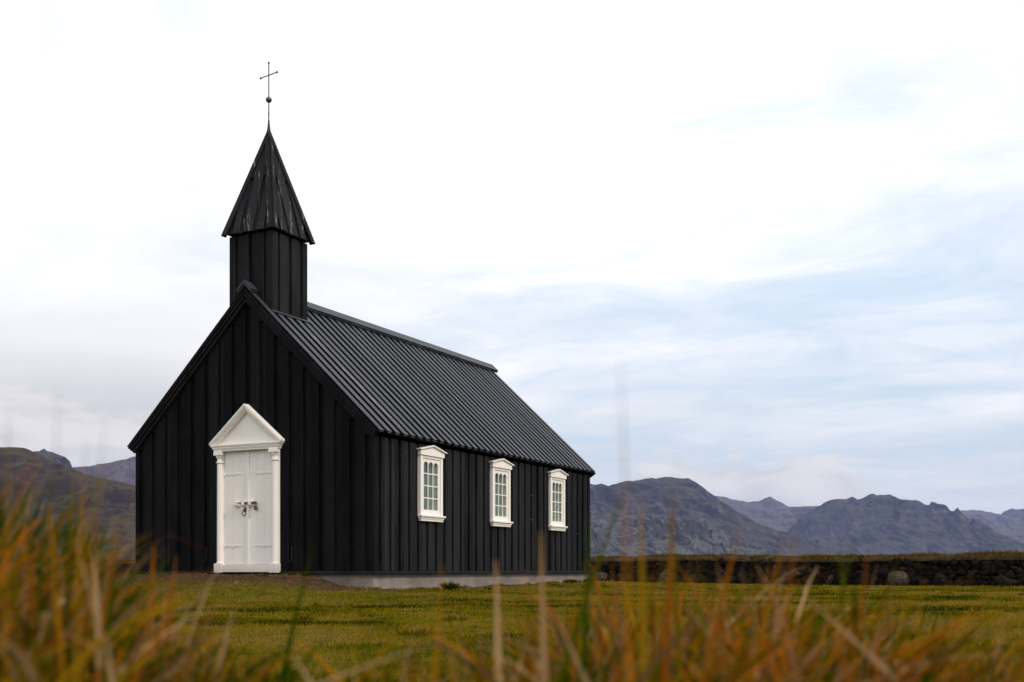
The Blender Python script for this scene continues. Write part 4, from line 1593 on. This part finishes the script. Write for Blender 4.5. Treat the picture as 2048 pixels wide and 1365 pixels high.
# single stems that stand clear of the sward: root column, tip column, tip row, distance, width, tone
stems = [
    (870, 879, 1112, 0.95, 0.0050, 0.55), (905, 885, 1210, 1.0, 0.006, 0.45), (1000, 997, 1105, 0.95, 0.0095, 1.0), (1090, 1087, 1048, 0.95, 0.0090, 0.93),
    (1168, 1172, 1010, 1.0, 0.0080, 0.16), (1120, 1250, 968, 0.95, 0.0080, 0.30), (1290, 1288, 975, 0.85, 0.0075, 0.52),
    (1325, 1345, 990, 0.95, 0.0070, 0.72), (1262, 1254, 690, 0.55, 0.0022, 0.6), (1300, 1352, 895, 0.6, 0.0022, 0.45), (1360, 1345, 965, 0.9, 0.005, 0.40),
    (1400, 1480, 1050, 0.95, 0.0055, 0.66), (1500, 1570, 1060, 0.95, 0.0055, 0.60), (1560, 1590, 985, 0.75, 0.003, 0.62), (1640, 1710, 1060, 1.0, 0.005, 0.30),
    (1700, 1735, 1085, 1.0, 0.004, 0.66), (1790, 1595, 1195, 0.90, 0.011, 0.97), (1180, 1100, 1205, 0.90, 0.009, 1.0), (400, 395, 1170, 1.1, 0.005, 0.42),
    (425, 470, 1195, 1.0, 0.007, 0.98), (560, 628, 1075, 1.1, 0.0065, 0.20), (640, 580, 1300, 0.80, 0.011, 1.0), (770, 905, 1300, 0.80, 0.010, 1.0),
    (800, 822, 1250, 1.0, 0.007, 0.9), (720, 815, 1240, 1.0, 0.007, 0.55), (290, 306, 1075, 1.1, 0.008, 0.66), (330, 350, 1095, 1.1, 0.007, 0.62), (300, 350, 1130, 1.0, 0.007, 0.7),
    (190, 235, 1020, 1.0, 0.006, 0.62), (160, 196, 1010, 0.95, 0.007, 0.80), (100, 107, 755, 0.6, 0.0024, 0.35), (150, 163, 860, 0.7, 0.0026, 0.55), (165, 205, 815, 0.65, 0.002, 0.5), (8, 10, 800, 0.7, 0.0024, 0.5), (40, 20, 870, 0.8, 0.004, 0.4),
    (60, 100, 930, 0.9, 0.006, 0.15), (120, 150, 960, 0.95, 0.006, 0.22), (70, 60, 1000, 0.9, 0.006, 0.72), (130, 100, 1000, 0.9, 0.006, 0.60),
    (230, 150, 1060, 0.9, 0.0085, 0.98), (205, 190, 1075, 0.9, 0.008, 1.0), (230, 215, 1250, 0.8, 0.009, 0.96), (1440, 1455, 1110, 1.0, 0.006, 0.62),
    (1850, 1900, 1230, 0.9, 0.005, 0.2), (1990, 1975, 1225, 0.9, 0.006, 0.25), (2045, 2030, 1255, 0.85, 0.007, 0.45), (1700, 1650, 1180, 0.95, 0.006, 0.7), (930, 985, 1250, 0.9, 0.006, 0.22),
]
rt, ln, wd, lean, ld, tn = [], [], [], [], [], []
for a, b, ty, D, wdt, tone in stems:
    x0, x1 = px_ground(a, D), px_ground(b, D)
    zt = CAMZ - (ty - HZ) / F * D
    z0 = CAMZ - (1400 - HZ) / F * D
    slope = (x1 - x0) / (zt - z0)
    g0 = float(ground_h(np.array([x0]), np.array([D]))[0])
    xr = x0 - slope * (z0 - g0)
    g0 = float(ground_h(np.array([xr]), np.array([D]))[0])
    rt.append((xr, D, g0 - 0.01))
    ang_ = math.atan2(x1 - xr, zt - g0)
    ln.append(math.hypot(x1 - xr, zt - g0) * 1.01)
    wd.append(wdt); lean.append(abs(ang_) * 0.85); ld.append(0.0 if ang_ > 0 else math.pi); tn.append(tone)
k = len(rt)
curl = np.abs(np.array(lean)) * 0.35 + 0.02
parts_.append(blades(np.array(rt), np.array(ln), np.array(wd), np.array(lean), np.array(ld), curl, np.array(tn), seg=10,
                     flip=np.random.default_rng(5).normal(0, 0.3, k)))
off = 0
Vs, Qs, Ts = [], [], []
for V, Q, tt in parts_:
    Vs.append(V); Qs.append(Q + off); Ts.append(tt); off += len(V)
o = npmesh('tall_grass', np.concatenate(Vs), np.concatenate(Qs), M['tall'], np.concatenate(Ts))
tag(o, 'out of focus orange, rust and green autumn grass close to the viewer', 'grass', kind='stuff')

# ------------------------------------------------------------------ air
mb = MB()
mb.box(-11500, 11500, -250, 12500, -14, 640)
m = bpy.data.materials.new('haze')
m.use_nodes = True
m.node_tree.nodes.clear()
t = NT(m.node_tree)
out = t.n('ShaderNodeOutputMaterial')
pv = t.n('ShaderNodeVolumePrincipled')
pv.inputs['Color'].default_value = (0.44, 0.57, 1.0, 1)
pv.inputs['Density'].default_value = 0.000038
pv.inputs['Anisotropy'].default_value = 0.0
t.l(pv.outputs[0], out.inputs['Volume'])
hz_o = mb.build('haze', m)
tag(hz_o, 'thin blue air haze fading the distant mountains', kind='stuff')
